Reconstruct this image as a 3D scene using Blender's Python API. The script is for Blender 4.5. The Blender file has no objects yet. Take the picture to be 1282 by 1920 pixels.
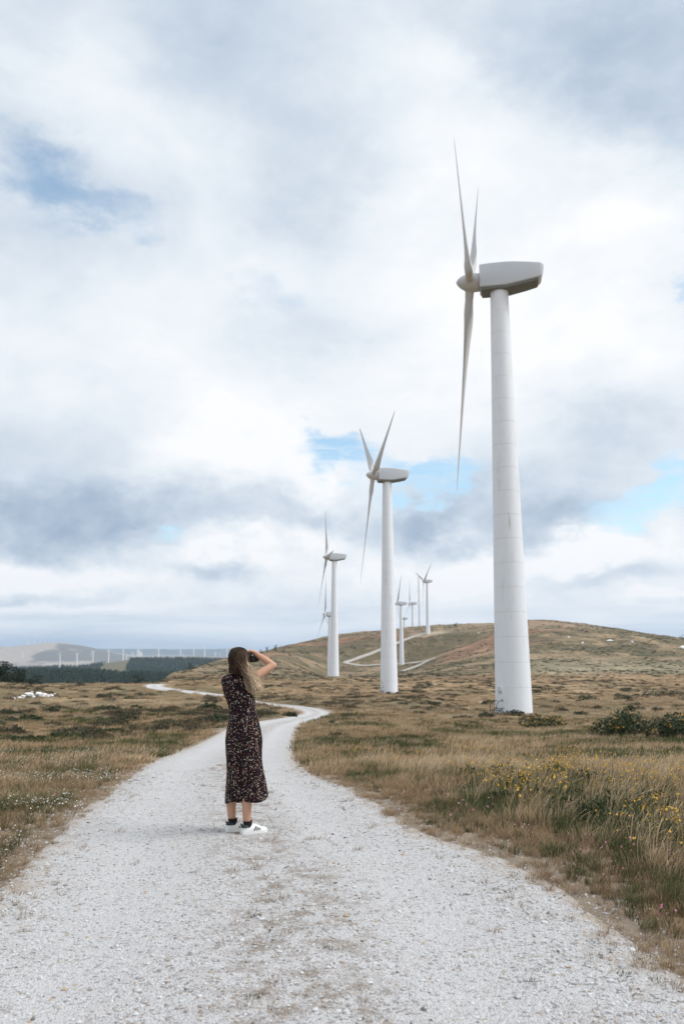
import bpy, bmesh, math, random
import numpy as np
from mathutils import Vector, Matrix, Euler

random.seed(7)
RNG = np.random.default_rng(11)
sc = bpy.context.scene
COL = sc.collection

# ------------------------------------------------------------------ camera
F_PX, U0, V0, HOR, EYE = 1550.0, 641.0, 960.0, 1235.0, 1.553
PITCH = math.atan((HOR - V0) / F_PX)
CP, SP = math.cos(PITCH), math.sin(PITCH)
cam_d = bpy.data.cameras.new('camera')
cam = bpy.data.objects.new('camera', cam_d)
COL.objects.link(cam)
cam.location = (0, 0, EYE)
cam.rotation_euler = (math.pi / 2 + PITCH, 0, 0)
cam_d.sensor_fit = 'VERTICAL'
cam_d.sensor_height = 36.0
cam_d.lens = 36.0 * F_PX / 1920.0
cam_d.clip_start, cam_d.clip_end = 0.05, 60000
cam_d.dof.use_dof = True
cam_d.dof.focus_distance = 7.9
cam_d.dof.aperture_fstop = 2.8
sc.camera = cam


def slope(v):
    b = (V0 - v) / F_PX
    return (SP + b * CP) / (CP - b * SP)


def at(u, v, D):
    """world point seen at photo pixel (u, v) at forward distance D"""
    a, b = (u - U0) / F_PX, (V0 - v) / F_PX
    dy = CP - b * SP
    return Vector((D * a / dy, D, EYE + D * (SP + b * CP) / dy))


def azel(u, v):
    p = at(u, v, 1.0)
    x, y, z = p.x, p.y, p.z - EYE
    return math.degrees(math.atan2(x, y)), math.degrees(math.atan2(z, math.hypot(x, y)))


# ------------------------------------------------------------------ exposure, sun, sky
sc.view_settings.view_transform = 'Standard'
sc.view_settings.look = 'None'
sc.view_settings.exposure = 0.47
sc.view_settings.gamma = 1.0
sc.view_settings.use_curve_mapping = False
sc.render.engine = 'CYCLES'
sc.cycles.use_denoising = True
sc.cycles.max_bounces = 6
sc.cycles.diffuse_bounces = 3
sc.cycles.volume_bounces = 1
sc.cycles.sample_clamp_indirect = 4.0
sc.cycles.volume_max_steps = 64

SUN_EL, SUN_AZ = 50.0, 96.0          # azimuth: degrees to the right of the view direction
sun_d = bpy.data.lights.new('sun', 'SUN')
sun_d.energy = 2.1
sun_d.angle = math.radians(34)
sun_d.color = (1.0, 0.97, 0.935)
sun = bpy.data.objects.new('sun', sun_d)
COL.objects.link(sun)
sd = Vector((math.sin(math.radians(SUN_AZ)) * math.cos(math.radians(SUN_EL)),
             math.cos(math.radians(SUN_AZ)) * math.cos(math.radians(SUN_EL)), math.sin(math.radians(SUN_EL))))
sun.rotation_euler = (-sd).to_track_quat('-Z', 'Y').to_euler()
sun.location = sd * 200


class NT:
    """small helper to write node trees as expressions"""
    def __init__(s, tree):
        s.t = tree
        s.n = tree.nodes
        s.l = tree.links

    def new(s, typ, **kw):
        nd = s.n.new(typ)
        for k, v in kw.items():
            setattr(nd, k, v)
        return nd

    def set(s, sock, v):
        if isinstance(v, bpy.types.NodeSocket):
            s.l.new(v, sock)
        elif v is not None:
            if sock.type == 'RGBA' and len(v) == 3:
                v = (*v, 1)
            sock.default_value = v

    def m(s, op, a, b=None, c=None, clamp=False):
        nd = s.new('ShaderNodeMath', operation=op)
        nd.use_clamp = clamp
        for i, v in enumerate((a, b, c)):
            if v is not None:
                s.set(nd.inputs[i], v)
        return nd.outputs[0]

    def vm(s, op, a, b=None, scale=None):
        nd = s.new('ShaderNodeVectorMath', operation=op)
        s.set(nd.inputs[0], a)
        if b is not None:
            s.set(nd.inputs[1], b)
        if scale is not None:
            s.set(nd.inputs['Scale'], scale)
        return nd.outputs['Value'] if op in ('LENGTH', 'DOT_PRODUCT', 'DISTANCE') else nd.outputs[0]

    def noise(s, vec, scale, detail=4, rough=0.55, dist=0.0, color=False, dims='3D'):
        nd = s.new('ShaderNodeTexNoise', noise_dimensions=dims)
        if vec is not None:
            s.set(nd.inputs['Vector'], vec)
        nd.inputs['Scale'].default_value = scale
        nd.inputs['Detail'].default_value = detail
        nd.inputs['Roughness'].default_value = rough
        nd.inputs['Distortion'].default_value = dist
        return nd.outputs['Color' if color else 0]

    def ramp(s, x, lo, hi, a=0.0, b=1.0):
        nd = s.new('ShaderNodeMapRange', interpolation_type='SMOOTHSTEP')
        s.set(nd.inputs[0], x)
        for i, v in enumerate((lo, hi, a, b)):
            s.set(nd.inputs[i + 1], v)
        return nd.outputs[0]

    def mix(s, f, a, b, mode='MIX'):
        nd = s.new('ShaderNodeMix', data_type='RGBA', blend_type=mode)
        nd.clamp_factor = True
        s.set(nd.inputs[0], f)
        s.set(nd.inputs[6], a)
        s.set(nd.inputs[7], b)
        return nd.outputs[2]

    def sep(s, v):
        nd = s.new('ShaderNodeSeparateXYZ')
        s.set(nd.inputs[0], v)
        return nd.outputs

    def comb(s, x, y, z):
        nd = s.new('ShaderNodeCombineXYZ')
        for i, v in enumerate((x, y, z)):
            s.set(nd.inputs[i], v)
        return nd.outputs[0]


def build_sky():
    w = bpy.data.worlds.new('World')
    sc.world = w
    w.use_nodes = True
    w.node_tree.nodes.clear()
    k = NT(w.node_tree)
    w.cycles.sampling_method = 'MANUAL'
    w.cycles.sample_map_resolution = 512
    dirv = k.new('ShaderNodeTexCoord').outputs['Generated']
    x, y, z = k.sep(dirv)
    az = k.m('MULTIPLY', k.m('ARCTAN2', x, y), 180 / math.pi)
    el = k.m('MULTIPLY', k.m('ARCSINE', z), 180 / math.pi)
    # direction-space coordinates for the cloud noise, flattened a little so clouds lie down
    pl = k.comb(x, y, k.m('MULTIPLY', z, 1.75))
    big = k.noise(pl, 2.6, 4, 0.5, color=True)
    fine = k.noise(pl, 8.5, 7, 0.62, color=True)
    wv = k.vm('ADD', k.vm('SCALE', k.vm('SUBTRACT', big, (.5, .5, .5)), scale=11.0),
              k.vm('SCALE', k.vm('SUBTRACT', fine, (.5, .5, .5)), scale=9.0))
    wx, wy, _ = k.sep(wv)
    damp = k.ramp(el, 0.0, 14.0, 0.22, 1.0)
    waz = k.m('ADD', az, wx)
    wel = k.m('ADD', el, k.m('MULTIPLY', wy, damp))
    P = k.comb(waz, wel, 0.0)

    g = bpy.data.node_groups.new('blob', 'ShaderNodeTree')
    for nm, ty in (('P', 'NodeSocketVector'), ('C', 'NodeSocketVector'), ('S', 'NodeSocketVector'), ('Amp', 'NodeSocketFloat'), ('Acc', 'NodeSocketFloat')):
        g.interface.new_socket(nm, in_out='INPUT', socket_type=ty)
    g.interface.new_socket('Out', in_out='OUTPUT', socket_type='NodeSocketFloat')
    b = NT(g)
    gi, go = b.new('NodeGroupInput').outputs, b.new('NodeGroupOutput')
    q = b.vm('MULTIPLY', b.vm('SUBTRACT', gi[0], gi[1]), gi[2])
    e = b.m('EXPONENT', b.m('MULTIPLY', b.vm('DOT_PRODUCT', q, q), -1.0))
    b.set(go.inputs[0], b.m('MULTIPLY_ADD', e, gi[3], gi[4]))

    def blobs(lst):
        acc = 0.0
        for (u, v, su, sv, amp) in lst:
            a, l = azel(u, v)
            nd = k.new('ShaderNodeGroup')
            nd.node_tree = g
            k.set(nd.inputs[0], P)
            nd.inputs[1].default_value = (a, l, 0)
            ku = F_PX * math.pi / 180
            nd.inputs[2].default_value = (ku / su, ku / sv, 0)
            nd.inputs[3].default_value = amp
            k.set(nd.inputs[4], acc)
            acc = nd.outputs[0]
        return acc

    # openings in the cloud (u, v, half-width, half-height in photo pixels, strength)
    gaps = blobs([(85, 335, 100, 72, .56), (235, 400, 120, 46, .46), (480, 520, 85, 46, .46), (560, 570, 60, 40, .35),
                  (600, 850, 70, 48, 1.15), (800, 925, 90, 40, 1.05), (700, 900, 100, 50, .55), (1215, 985, 120, 34, .85),
                  (325, 1002, 60, 15, .85), (1275, 545, 30, 40, .5), (1275, 175, 50, 45, .35), (520, 740, 40, 60, .35),
                  (150, 1005, 60, 12, .3), (1160, 1020, 90, 20, .3), (560, 1005, 60, 20, .35)])
    # thick, shaded cloud bases
    dark = blobs([(60, 980, 200, 95, .38), (270, 965, 190, 55, .30), (520, 985, 110, 60, .34), (900, 985, 210, 62, .27),
                  (1060, 1010, 120, 50, .26), (740, 990, 120, 40, .30), (1230, 90, 190, 150, .32), (1000, 30, 200, 80, .28),
                  (150, 760, 240, 120, .20), (650, 330, 170, 90, .20), (410, 1075, 55, 22, .55), (60, 1120, 140, 12, .25),
                  (1130, 1085, 120, 18, .35), (300, 90, 320, 90, .18), (1150, 860, 190, 90, .24), (600, 640, 140, 60, .14)])
    lite = blobs([(400, 820, 170, 75, .36), (200, 660, 240, 130, .10), (960, 640, 260, 190, .36), (880, 300, 170, 190, .26),
                  (1180, 390, 130, 130, .35), (880, 1065, 75, 45, .75), (1100, 1050, 120, 26, .65), (120, 1085, 170, 22, .55),
                  (450, 1045, 130, 34, .42), (700, 1080, 120, 40, .35), (200, 130, 160, 90, .22), (560, 900, 60, 60, .2),
                  (1250, 1135, 100, 9, .4), (150, 1135, 220, 9, .3)])
    dark = k.m('ADD', dark, k.ramp(el, 2.6, .4, 0.0, .34))     # greyer, bluer air low down
    n1 = k.noise(pl, 3.6, 9, 0.56, 0.35)
    n2 = k.noise(pl, 11.0, 8, 0.6, 0.25)
    n3 = k.noise(k.vm('ADD', pl, (7, 3, 2)), 1.7, 4, 0.5)
    # heaped edges: rounded billows, strongest in the low cumulus
    bil = k.m('ABSOLUTE', k.m('SUBTRACT', k.m('MULTIPLY', k.noise(k.vm('ADD', k.comb(x, y, k.m('MULTIPLY', z, 1.3)), k.vm('SCALE', fine, scale=.05)), 15.0, 6, .55), 2.0), 1.0))
    cum = k.m('MULTIPLY', k.ramp(el, 1.8, 4.5), k.ramp(el, 15.0, 8.0))
    # low banks of cloud seen edge-on near the horizon
    banks = k.noise(k.comb(k.m('MULTIPLY', az, 0.075), k.m('MULTIPLY', el, 0.75), 4.0), 1.0, 8, 0.6, 0.5)
    lowf = k.ramp(el, 5.5, 1.2)
    tex = k.m('ADD', k.m('MULTIPLY', k.m('SUBTRACT', n1, .5), 0.85), k.m('MULTIPLY', k.m('SUBTRACT', n2, .5), 0.40))
    tex = k.m('ADD', tex, k.m('MULTIPLY', k.m('SUBTRACT', n3, .5), 0.55))
    tex = k.m('ADD', tex, k.m('MULTIPLY', k.m('SUBTRACT', .22, bil), k.m('MULTIPLY', cum, .55)))
    tex = k.m('ADD', k.m('MULTIPLY', tex, k.m('SUBTRACT', 1.0, k.m('MULTIPLY', lowf, .7))),
              k.m('MULTIPLY', k.m('SUBTRACT', banks, .47), k.m('MULTIPLY', lowf, 1.6)))
    shade = k.m('SUBTRACT', k.m('ADD', k.m('SUBTRACT', dark, lite), 0.30), k.m('MULTIPLY', tex, 0.85))
    cr = k.new('ShaderNodeValToRGB')
    k.set(cr.inputs[0], shade)
    els = cr.color_ramp.elements
    els[0].position, els[0].color = 0.0, (.86, .865, .88, 1)
    els[1].position, els[1].color = 1.0, (.25, .335, .45, 1)
    for p, c in ((.28, (.70, .75, .80, 1)), (.50, (.54, .61, .695, 1)), (.75, (.37, .455, .57, 1))):
        e_ = els.new(p)
        e_.color = c
    cloud_bg = k.new('ShaderNodeBackground')
    k.set(cloud_bg.inputs[0], cr.outputs[0])
    cloud_bg.inputs[1].default_value = 0.85
    sky = k.new('ShaderNodeTexSky', sky_type='NISHITA')
    sky.sun_disc = False
    sky.sun_elevation = math.radians(SUN_EL)
    sky.sun_rotation = math.radians(SUN_AZ)
    sky.altitude = 400
    sky.dust_density = 1.2
    sky.ozone_density = 0.15
    sky_bg = k.new('ShaderNodeBackground')
    k.set(sky_bg.inputs[0], k.mix(1.0, sky.outputs[0], (.92, 1.06, 1.0), 'MULTIPLY'))
    sky_bg.inputs[1].default_value = 0.15
    op = k.m('ADD', gaps, k.m('MULTIPLY', tex, -0.7))
    op = k.ramp(op, 0.22, 0.9, 0.0, 0.92)
    cir = k.noise(k.comb(k.m('MULTIPLY', az, 0.16), k.m('MULTIPLY', el, 1.6), 9.0), 1.0, 5, 0.6, 0.4)   # thin streaks across the openings
    op = k.m('MULTIPLY', op, k.m('ADD', k.ramp(cir, .40, .68, 1.0, .5), k.ramp(el, 14.0, 20.0, 0.0, .5), clamp=True))
    ms = k.new('ShaderNodeMixShader')
    k.set(ms.inputs[0], op)
    k.l.new(cloud_bg.outputs[0], ms.inputs[1])
    k.l.new(sky_bg.outputs[0], ms.inputs[2])
    out = k.new('ShaderNodeOutputWorld')
    k.l.new(ms.outputs[0], out.inputs[0])


build_sky()


# ------------------------------------------------------------------ helpers
def tag(o, label=None, cat=None, group=None, kind=None):
    if label: o['label'] = label
    if cat: o['category'] = cat
    if group: o['group'] = group
    if kind: o['kind'] = kind
    return o


def empty(name, loc=(0, 0, 0), rz=0.0):
    o = bpy.data.objects.new(name, None)
    o.empty_display_size = 0.2
    o.location = loc
    o.rotation_euler = (0, 0, rz)
    COL.objects.link(o)
    return o


def link(name, me, mat=None, parent=None, loc=None):
    o = bpy.data.objects.new(name, me)
    COL.objects.link(o)
    if mat is not None and len(me.materials) == 0:
        me.materials.append(mat)
    if parent is not None: o.parent = parent
    if loc is not None: o.location = loc
    return o


def mesh(name, verts, faces, smooth=True, mat=None):
    me = bpy.data.meshes.new(name)
    if isinstance(verts, np.ndarray): verts = verts.tolist()
    if isinstance(faces, np.ndarray): faces = faces.tolist()
    me.from_pydata(verts, [], faces)
    me.polygons.foreach_set('use_smooth', [smooth] * len(me.polygons))
    me.update()
    if mat: me.materials.append(mat)
    return me


def bm_mesh(name, bm, smooth=True, mat=None):
    me = bpy.data.meshes.new(name)
    bm.to_mesh(me)
    bm.free()
    me.polygons.foreach_set('use_smooth', [smooth] * len(me.polygons))
    if mat: me.materials.append(mat)
    return me


def autosmooth(me, deg=35):
    """flat edges above an angle"""
    bm = bmesh.new()
    bm.from_mesh(me)
    for e in bm.edges:
        if len(e.link_faces) == 2 and e.calc_face_angle(0) > math.radians(deg): e.smooth = False
    bm.to_mesh(me)
    bm.free()
    return me


def loft(rings, close=True, cap=True):
    """rings: list of (n,3) arrays -> verts, faces"""
    n = len(rings[0])
    V = np.concatenate(rings)
    Fc = []
    m = n if close else n - 1
    for i in range(len(rings) - 1):
        for j in range(m):
            a, b = i * n + j, i * n + (j + 1) % n
            Fc.append((a, b, b + n, a + n))
    if cap and close:
        Fc.append(tuple(range(n - 1, -1, -1)))
        Fc.append(tuple((len(rings) - 1) * n + j for j in range(n)))
    return V, Fc


def tube(path, rad, n=8):
    path = [Vector(p) for p in path]
    if not hasattr(rad, '__len__'): rad = [rad] * len(path)
    rings = []
    up = None
    for i, p in enumerate(path):
        t = (path[min(i + 1, len(path) - 1)] - path[max(i - 1, 0)]).normalized()
        if up is None:
            up = Vector((0, 0, 1)) if abs(t.z) < .9 else Vector((1, 0, 0))
        s = t.cross(up).normalized()
        up = s.cross(t)
        rings.append(np.array([p + rad[i] * (math.cos(2 * math.pi * j / n) * s + math.sin(2 * math.pi * j / n) * up) for j in range(n)]))
    return loft(rings)


class MB:
    """collects pieces of one part into one mesh"""
    def __init__(s):
        s.v, s.f, s.c = [], [], []

    def add(s, V, Fc, col=None):
        o = len(s.v)
        V = [tuple(p) for p in (V.tolist() if isinstance(V, np.ndarray) else V)]
        s.v += V
        s.f += [tuple(i + o for i in f) for f in Fc]
        if col is not None:
            s.c += [tuple(col)] * len(V) if not hasattr(col[0], '__len__') else [tuple(c) for c in col]
        return s

    def box(s, c, d, R=None, col=None):
        V = np.array([(x, y, z) for x in (-.5, .5) for y in (-.5, .5) for z in (-.5, .5)]) * np.array(d)
        if R is not None: V = V @ np.array(R.to_3x3()).T
        return s.add(V + np.array(c), [(0, 1, 3, 2), (4, 6, 7, 5), (0, 4, 5, 1), (2, 3, 7, 6), (0, 2, 6, 4), (1, 5, 7, 3)], col)

    def tube(s, path, rad, n=8, col=None):
        return s.add(*tube(path, rad, n), col)

    def mesh(s, name, smooth=True, mat=None):
        me = mesh(name, s.v, s.f, smooth, mat)
        if s.c:
            at_ = me.color_attributes.new('col', 'FLOAT_COLOR', 'POINT')
            at_.data.foreach_set('color', np.array([(*c[:3], 1) for c in s.c], dtype=np.float32).ravel())
        return me

    def build(s, name, mat, parent=None, smooth=True):
        return link(name, s.mesh(name, smooth, mat), None, parent)


# numpy value noise
def _h(ix, iy, seed):
    h = (ix.astype(np.int64) * 374761393 + iy.astype(np.int64) * 668265263 + seed * 2147483647) & 0xFFFFFFFF
    h = ((h ^ (h >> 13)) * 1274126177) & 0xFFFFFFFF
    return ((h ^ (h >> 16)) & 0xFFFF) / 65535.0


def vnoise(x, y, seed=0):
    ix, iy = np.floor(x), np.floor(y)
    fx, fy = x - ix, y - iy
    fx, fy = fx * fx * fx * (fx * (6 * fx - 15) + 10), fy * fy * fy * (fy * (6 * fy - 15) + 10)
    a, b, c, d = _h(ix, iy, seed), _h(ix + 1, iy, seed), _h(ix, iy + 1, seed), _h(ix + 1, iy + 1, seed)
    return (a * (1 - fx) + b * fx) * (1 - fy) + (c * (1 - fx) + d * fx) * fy


def fbm(x, y, oct=4, seed=0, rough=.5):
    s, a, t = 0, 1, 0
    for i in range(oct):
        s = s + a * vnoise(x + 17.3 * i, y - 9.1 * i, seed + i)
        t += a
        a *= rough
        x, y = 2.03 * (.83 * x + .557 * y), 2.03 * (-.557 * x + .83 * y)      # turn each octave, so no lattice shows
    return s / t


def sstep(x, a, b):
    t = np.clip((x - a) / (b - a), 0, 1)
    return t * t * (3 - 2 * t)


# ------------------------------------------------------------------ terrain as measured heights: columns of azimuth, rows of distance
KN = np.array([.3, 4, 8, 11.6, 13.9, 19.5, 29.5, 42, 57, 75, 90, 115, 130, 150, 180, 240, 290, 340, 400, 450, 520, 560, 610, 680, 740, 900, 1400, 2000, 2550, 3150, 3700, 4800, 6500, 9000, 15000, 17000], float)
NEAR = [0, 0, 0, -.18, -.37, -.75, -1.33, -1.72, -2.11, -2.5, -2.6, -2.45, -2.4]
NEAR_R = [0, 0, 0, -.16, -.34, -.72, -1.35, -1.9, -2.5, -3.08, -3.5, -4.0, -4.2]
NEAR_M = [0, 0, 0, -.18, -.37, -.75, -1.33, -1.78, -2.25, -2.75, -3.1, -3.6, -4.0]
# the rest of each column: rows of the photograph at those distances
T_ = {
    -1200: (NEAR, [1290, 1300, 1330, 1350, 1350, 1345, 1338, 1325, 1318, 1310, 1300, 1285, 1270, 1292, 1270, 1254, 1258, 1256, 1248, 1222, 1232, 1226, 1232]),
    0:     (NEAR, [1288, 1300, 1330, 1350, 1350, 1345, 1338, 1325, 1318, 1310, 1300, 1285, 1270, 1292, 1272, 1256, 1262, 1258, 1250, 1212, 1226, 1214, 1226]),
    95:    (NEAR, [1288, 1299, 1328, 1348, 1350, 1345, 1338, 1325, 1318, 1310, 1300, 1285, 1270, 1291, 1270, 1253, 1260, 1258, 1248, 1205, 1220, 1219, 1228]),
    200:   (NEAR, [1287, 1296, 1320, 1340, 1345, 1340, 1335, 1325, 1318, 1310, 1300, 1288, 1272, 1288, 1264, 1243, 1248, 1248, 1246, 1221, 1232, 1217, 1228]),
    265:   (NEAR, [1286, 1290, 1300, 1315, 1330, 1335, 1332, 1325, 1318, 1310, 1300, 1290, 1275, 1284, 1258, 1237, 1233, 1238, 1242, 1233, 1234, 1217, 1228]),
    330:   (NEAR, [1283, 1279, 1270, 1263.5, 1262.5, 1275, 1290, 1300, 1305, 1310, 1305, 1295, 1278, 1282, 1256, 1236.5, 1231.5, 1238, 1242, 1236, 1235, 1218, 1228]),
    430:   (NEAR, [1283, 1278, 1268, 1259, 1250, 1242, 1237, 1237, 1242, 1252, 1265, 1278, 1280, 1283, 1260, 1240, 1232.5, 1238, 1242, 1236, 1235, 1217, 1228]),
    520:   (NEAR_M, [1288, 1281, 1272, 1266, 1258, 1247, 1238, 1226, 1220, 1217, 1216, 1219, 1240, 1270, 1285, 1262, 1246, 1240, 1240, 1242, 1237, 1235, 1220, 1228]),
    640:   (NEAR_M, [1296, 1286, 1274, 1267.5, 1271, 1279, 1282, 1265, 1243, 1215, 1192, 1189.5, 1200, 1240, 1250, 1245, 1240, 1240, 1242, 1237, 1235, 1228, 1230]),
    760:   (NEAR_M, [1300, 1290, 1274, 1266.5, 1266, 1267, 1263, 1249, 1240, 1200, 1177, 1181, 1205, 1240, 1250, 1245, 1240, 1240, 1242, 1237, 1235, 1228, 1230]),
    860:   (NEAR_R, [1301, 1290, 1273, 1264, 1258, 1248, 1240, 1224, 1212, 1190, 1172.5, 1177, 1205, 1240, 1250, 1245, 1240, 1240, 1242, 1237, 1235, 1228, 1230]),
    1010:  (NEAR_R, [1301, 1289, 1270, 1258, 1246, 1228, 1210, 1186, 1172, 1161.5, 1168, 1185, 1210, 1240, 1250, 1245, 1240, 1240, 1242, 1237, 1235, 1228, 1230]),
    1150:  (NEAR_R, [1301, 1288, 1269, 1257, 1245, 1226, 1210, 1188, 1180, 1178, 1186, 1200, 1215, 1240, 1250, 1245, 1240, 1240, 1242, 1237, 1235, 1228, 1230]),
    1282:  (NEAR_R, [1301, 1288, 1271, 1259, 1247, 1230, 1218, 1204, 1199, 1198, 1204, 1212, 1220, 1240, 1250, 1245, 1240, 1240, 1242, 1237, 1235, 1228, 1230]),
    2500:  (NEAR_R, [1301, 1290, 1276, 1266, 1258, 1246, 1238, 1228, 1224, 1222, 1224, 1228, 1230, 1240, 1250, 1245, 1240, 1240, 1242, 1237, 1235, 1228, 1230]),
}
CU = sorted(T_)
CA = np.array([(u - U0) * CP / F_PX for u in CU])
ZT = []
for u in CU:
    near, far = T_[u]
    far = (far + [far[-1]] * 30)[:len(KN) - 13]
    ZT.append(np.array(list(near) + [EYE + slope(v) * d for v, d in zip(far, KN[13:])]))
ZT = np.array(ZT)
LK = np.log(KN)


def _slopes(x, yv):
    """monotone cubic slopes along the last axis"""
    h = np.diff(x)
    d = np.diff(yv, axis=-1) / h
    m = np.zeros_like(yv)
    d0, d1, h0, h1 = d[..., :-1], d[..., 1:], h[:-1], h[1:]
    w1, w2 = 2 * h1 + h0, h1 + 2 * h0
    with np.errstate(divide='ignore', invalid='ignore'):
        mm = (w1 + w2) / (w1 / d0 + w2 / d1)
    m[..., 1:-1] = np.where(d0 * d1 > 0, mm, 0)
    m[..., 0], m[..., -1] = d[..., 0], d[..., -1]
    return m


ZM = _slopes(LK, ZT)


def zbase(x, y):
    """smooth ground height at world x, y (arrays)"""
    x, y = np.asarray(x, float), np.asarray(y, float)
    shp = np.broadcast(x, y).shape
    x, y = np.broadcast_to(x, shp).ravel(), np.broadcast_to(y, shp).ravel()
    r = np.hypot(x, y)
    D = np.maximum(np.maximum(y, .45 * r), .31)
    a = np.clip(x / D, CA[0], CA[-1])
    L = np.log(np.minimum(D, KN[-1]))
    i = np.clip(np.searchsorted(LK, L) - 1, 0, len(LK) - 2)
    h = LK[i + 1] - LK[i]
    t = (L - LK[i]) / h
    h00, h10, h01, h11 = 2 * t ** 3 - 3 * t ** 2 + 1, t ** 3 - 2 * t ** 2 + t, -2 * t ** 3 + 3 * t ** 2, t ** 3 - t ** 2
    C = h00 * ZT[:, i] + h10 * h * ZM[:, i] + h01 * ZT[:, i + 1] + h11 * h * ZM[:, i + 1]      # (ncol, N)
    C = C.T
    S = _slopes(CA, C)
    j = np.clip(np.searchsorted(CA, a) - 1, 0, len(CA) - 2)
    n = np.arange(len(a))
    h = CA[j + 1] - CA[j]
    t = (a - CA[j]) / h
    h00, h10, h01, h11 = 2 * t ** 3 - 3 * t ** 2 + 1, t ** 3 - 2 * t ** 2 + t, -2 * t ** 3 + 3 * t ** 2, t ** 3 - t ** 2
    z = h00 * C[n, j] + h10 * h * S[n, j] + h01 * C[n, j + 1] + h11 * h * S[n, j + 1]
    return z.reshape(shp)


# the near track: centre line and half width (world metres)
def _up(u, D):
    z = float(zbase(0.0, D))
    s = (z - EYE) / D
    return (u - U0) / F_PX * D * (CP + s * SP)


RD = [(.75, -8, 2.0), (.3, -2, 2.0), (-.08, 2.0, 2.0), (-.34, 4.4, 2.0), (-.46, 6.1, 1.9), (-.92, 7.8, 1.65), (-1.48, 11.6, 1.63),
      (_up(421, 13.9), 13.9, 1.63), (_up(421, 19.5), 19.5, 1.63), (_up(461, 29.5), 29.5, 1.63), (_up(499, 42), 42, 1.6), (_up(538, 49), 49, 1.45),
      (_up(577, 56), 56, 1.15), (_up(593, 62), 62, 1.0), (_up(588, 68.5), 68.5, 1.0), (_up(565, 76), 76, 1.05), (_up(520, 83), 83, 1.1), (_up(466, 90), 90, 1.15), (_up(405, 97), 97, 1.2),
      (_up(348, 105), 105, 1.25), (_up(308, 113), 113, 1.3), (_up(288, 120.5), 120.5, 1.3), (_up(290, 129), 129, 1.3), (_up(305, 138), 138, 1.2), (_up(324, 147), 147, 1.2)]


def catmull(P, n):
    P = np.array(P, float)
    P = np.vstack([2 * P[0] - P[1], P, 2 * P[-1] - P[-2]])
    out = []
    for i in range(1, len(P) - 2):
        p0, p1, p2, p3 = P[i - 1], P[i], P[i + 1], P[i + 2]
        for t in np.linspace(0, 1, n, endpoint=False):
            out.append(.5 * ((2 * p1) + (-p0 + p2) * t + (2 * p0 - 5 * p1 + 4 * p2 - p3) * t * t + (-p0 + 3 * p1 - 3 * p2 + p3) * t ** 3))
    out.append(P[-2])
    return np.array(out)


RC = catmull(RD, 10)


def road_dist(x, y):
    """signed distance (m) past the track's edge, and position across it (-1..1)"""
    x, y = np.asarray(x, float).ravel(), np.asarray(y, float).ravel()
    d = np.full(len(x), 1e9)
    acr = np.zeros(len(x))
    m = (y < 170) & (y > -15) & (np.abs(x) < 60)
    xs, ys = x[m], y[m]
    bd, ba = np.full(len(xs), 1e9), np.zeros(len(xs))
    A, B = RC[:-1], RC[1:]
    for (ax, ay, aw), (bx, by, bw) in zip(A, B):
        dx, dy = bx - ax, by - ay
        L2 = dx * dx + dy * dy
        t = np.clip(((xs - ax) * dx + (ys - ay) * dy) / L2, 0, 1)
        px, py = xs - ax - t * dx, ys - ay - t * dy
        w = aw + t * (bw - aw)
        q = np.hypot(px, py)
        s = np.sign(px * dy - py * dx)
        k = q - w < bd
        bd = np.where(k, q - w, bd)
        ba = np.where(k, s * q / w, ba)
    d[m], acr[m] = bd, ba
    return d, acr


def heath(x, y):
    """where low dark shrubs grow: 0..1"""
    r = np.hypot(x, y)
    n = fbm(x / 2.3, y / 3.4, 4, 5)
    patch = fbm(x / 30., y / 40., 3, 21)
    h = sstep(n + .5 * (patch - .5) + .035 * sstep(y, 55, 110), .58, .66)
    side = sstep(x + .02 * y, -4, 4)
    return h * sstep(y, 28, 38) * (1 - side * (1 - sstep(y, 62, 95)))


# ------------------------------------------------------------------ materials
def new_mat(name):
    m = bpy.data.materials.new(name)
    m.use_nodes = True
    m.node_tree.nodes.clear()
    k = NT(m.node_tree)
    bs = k.new('ShaderNodeBsdfPrincipled')
    out = k.new('ShaderNodeOutputMaterial')
    k.l.new(bs.outputs[0], out.inputs[0])
    bs.inputs['Specular IOR Level'].default_value = 0.3
    return m, k, bs


def simple(name, col, rough=.6, var=.12, scale=6.0, spec=.3, bump=0.0):
    m, k, bs = new_mat(name)
    tc = k.new('ShaderNodeTexCoord').outputs['Object']
    n = k.noise(tc, scale, 5, .6)
    c = k.mix(n, tuple(v * (1 - var) for v in col), tuple(min(1, v * (1 + var)) for v in col))
    k.set(bs.inputs['Base Color'], c)
    bs.inputs['Roughness'].default_value = rough
    bs.inputs['Specular IOR Level'].default_value = spec
    if bump:
        b = k.new('ShaderNodeBump')
        b.inputs['Strength'].default_value = bump
        b.inputs['Distance'].default_value = .01
        k.set(b.inputs['Height'], n)
        k.l.new(b.outputs[0], bs.inputs['Normal'])
    return m


def attr(k, name, typ='GEOMETRY', out='Color'):
    a = k.new('ShaderNodeAttribute', attribute_type=typ)
    a.attribute_name = name
    return a.outputs[out]


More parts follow.
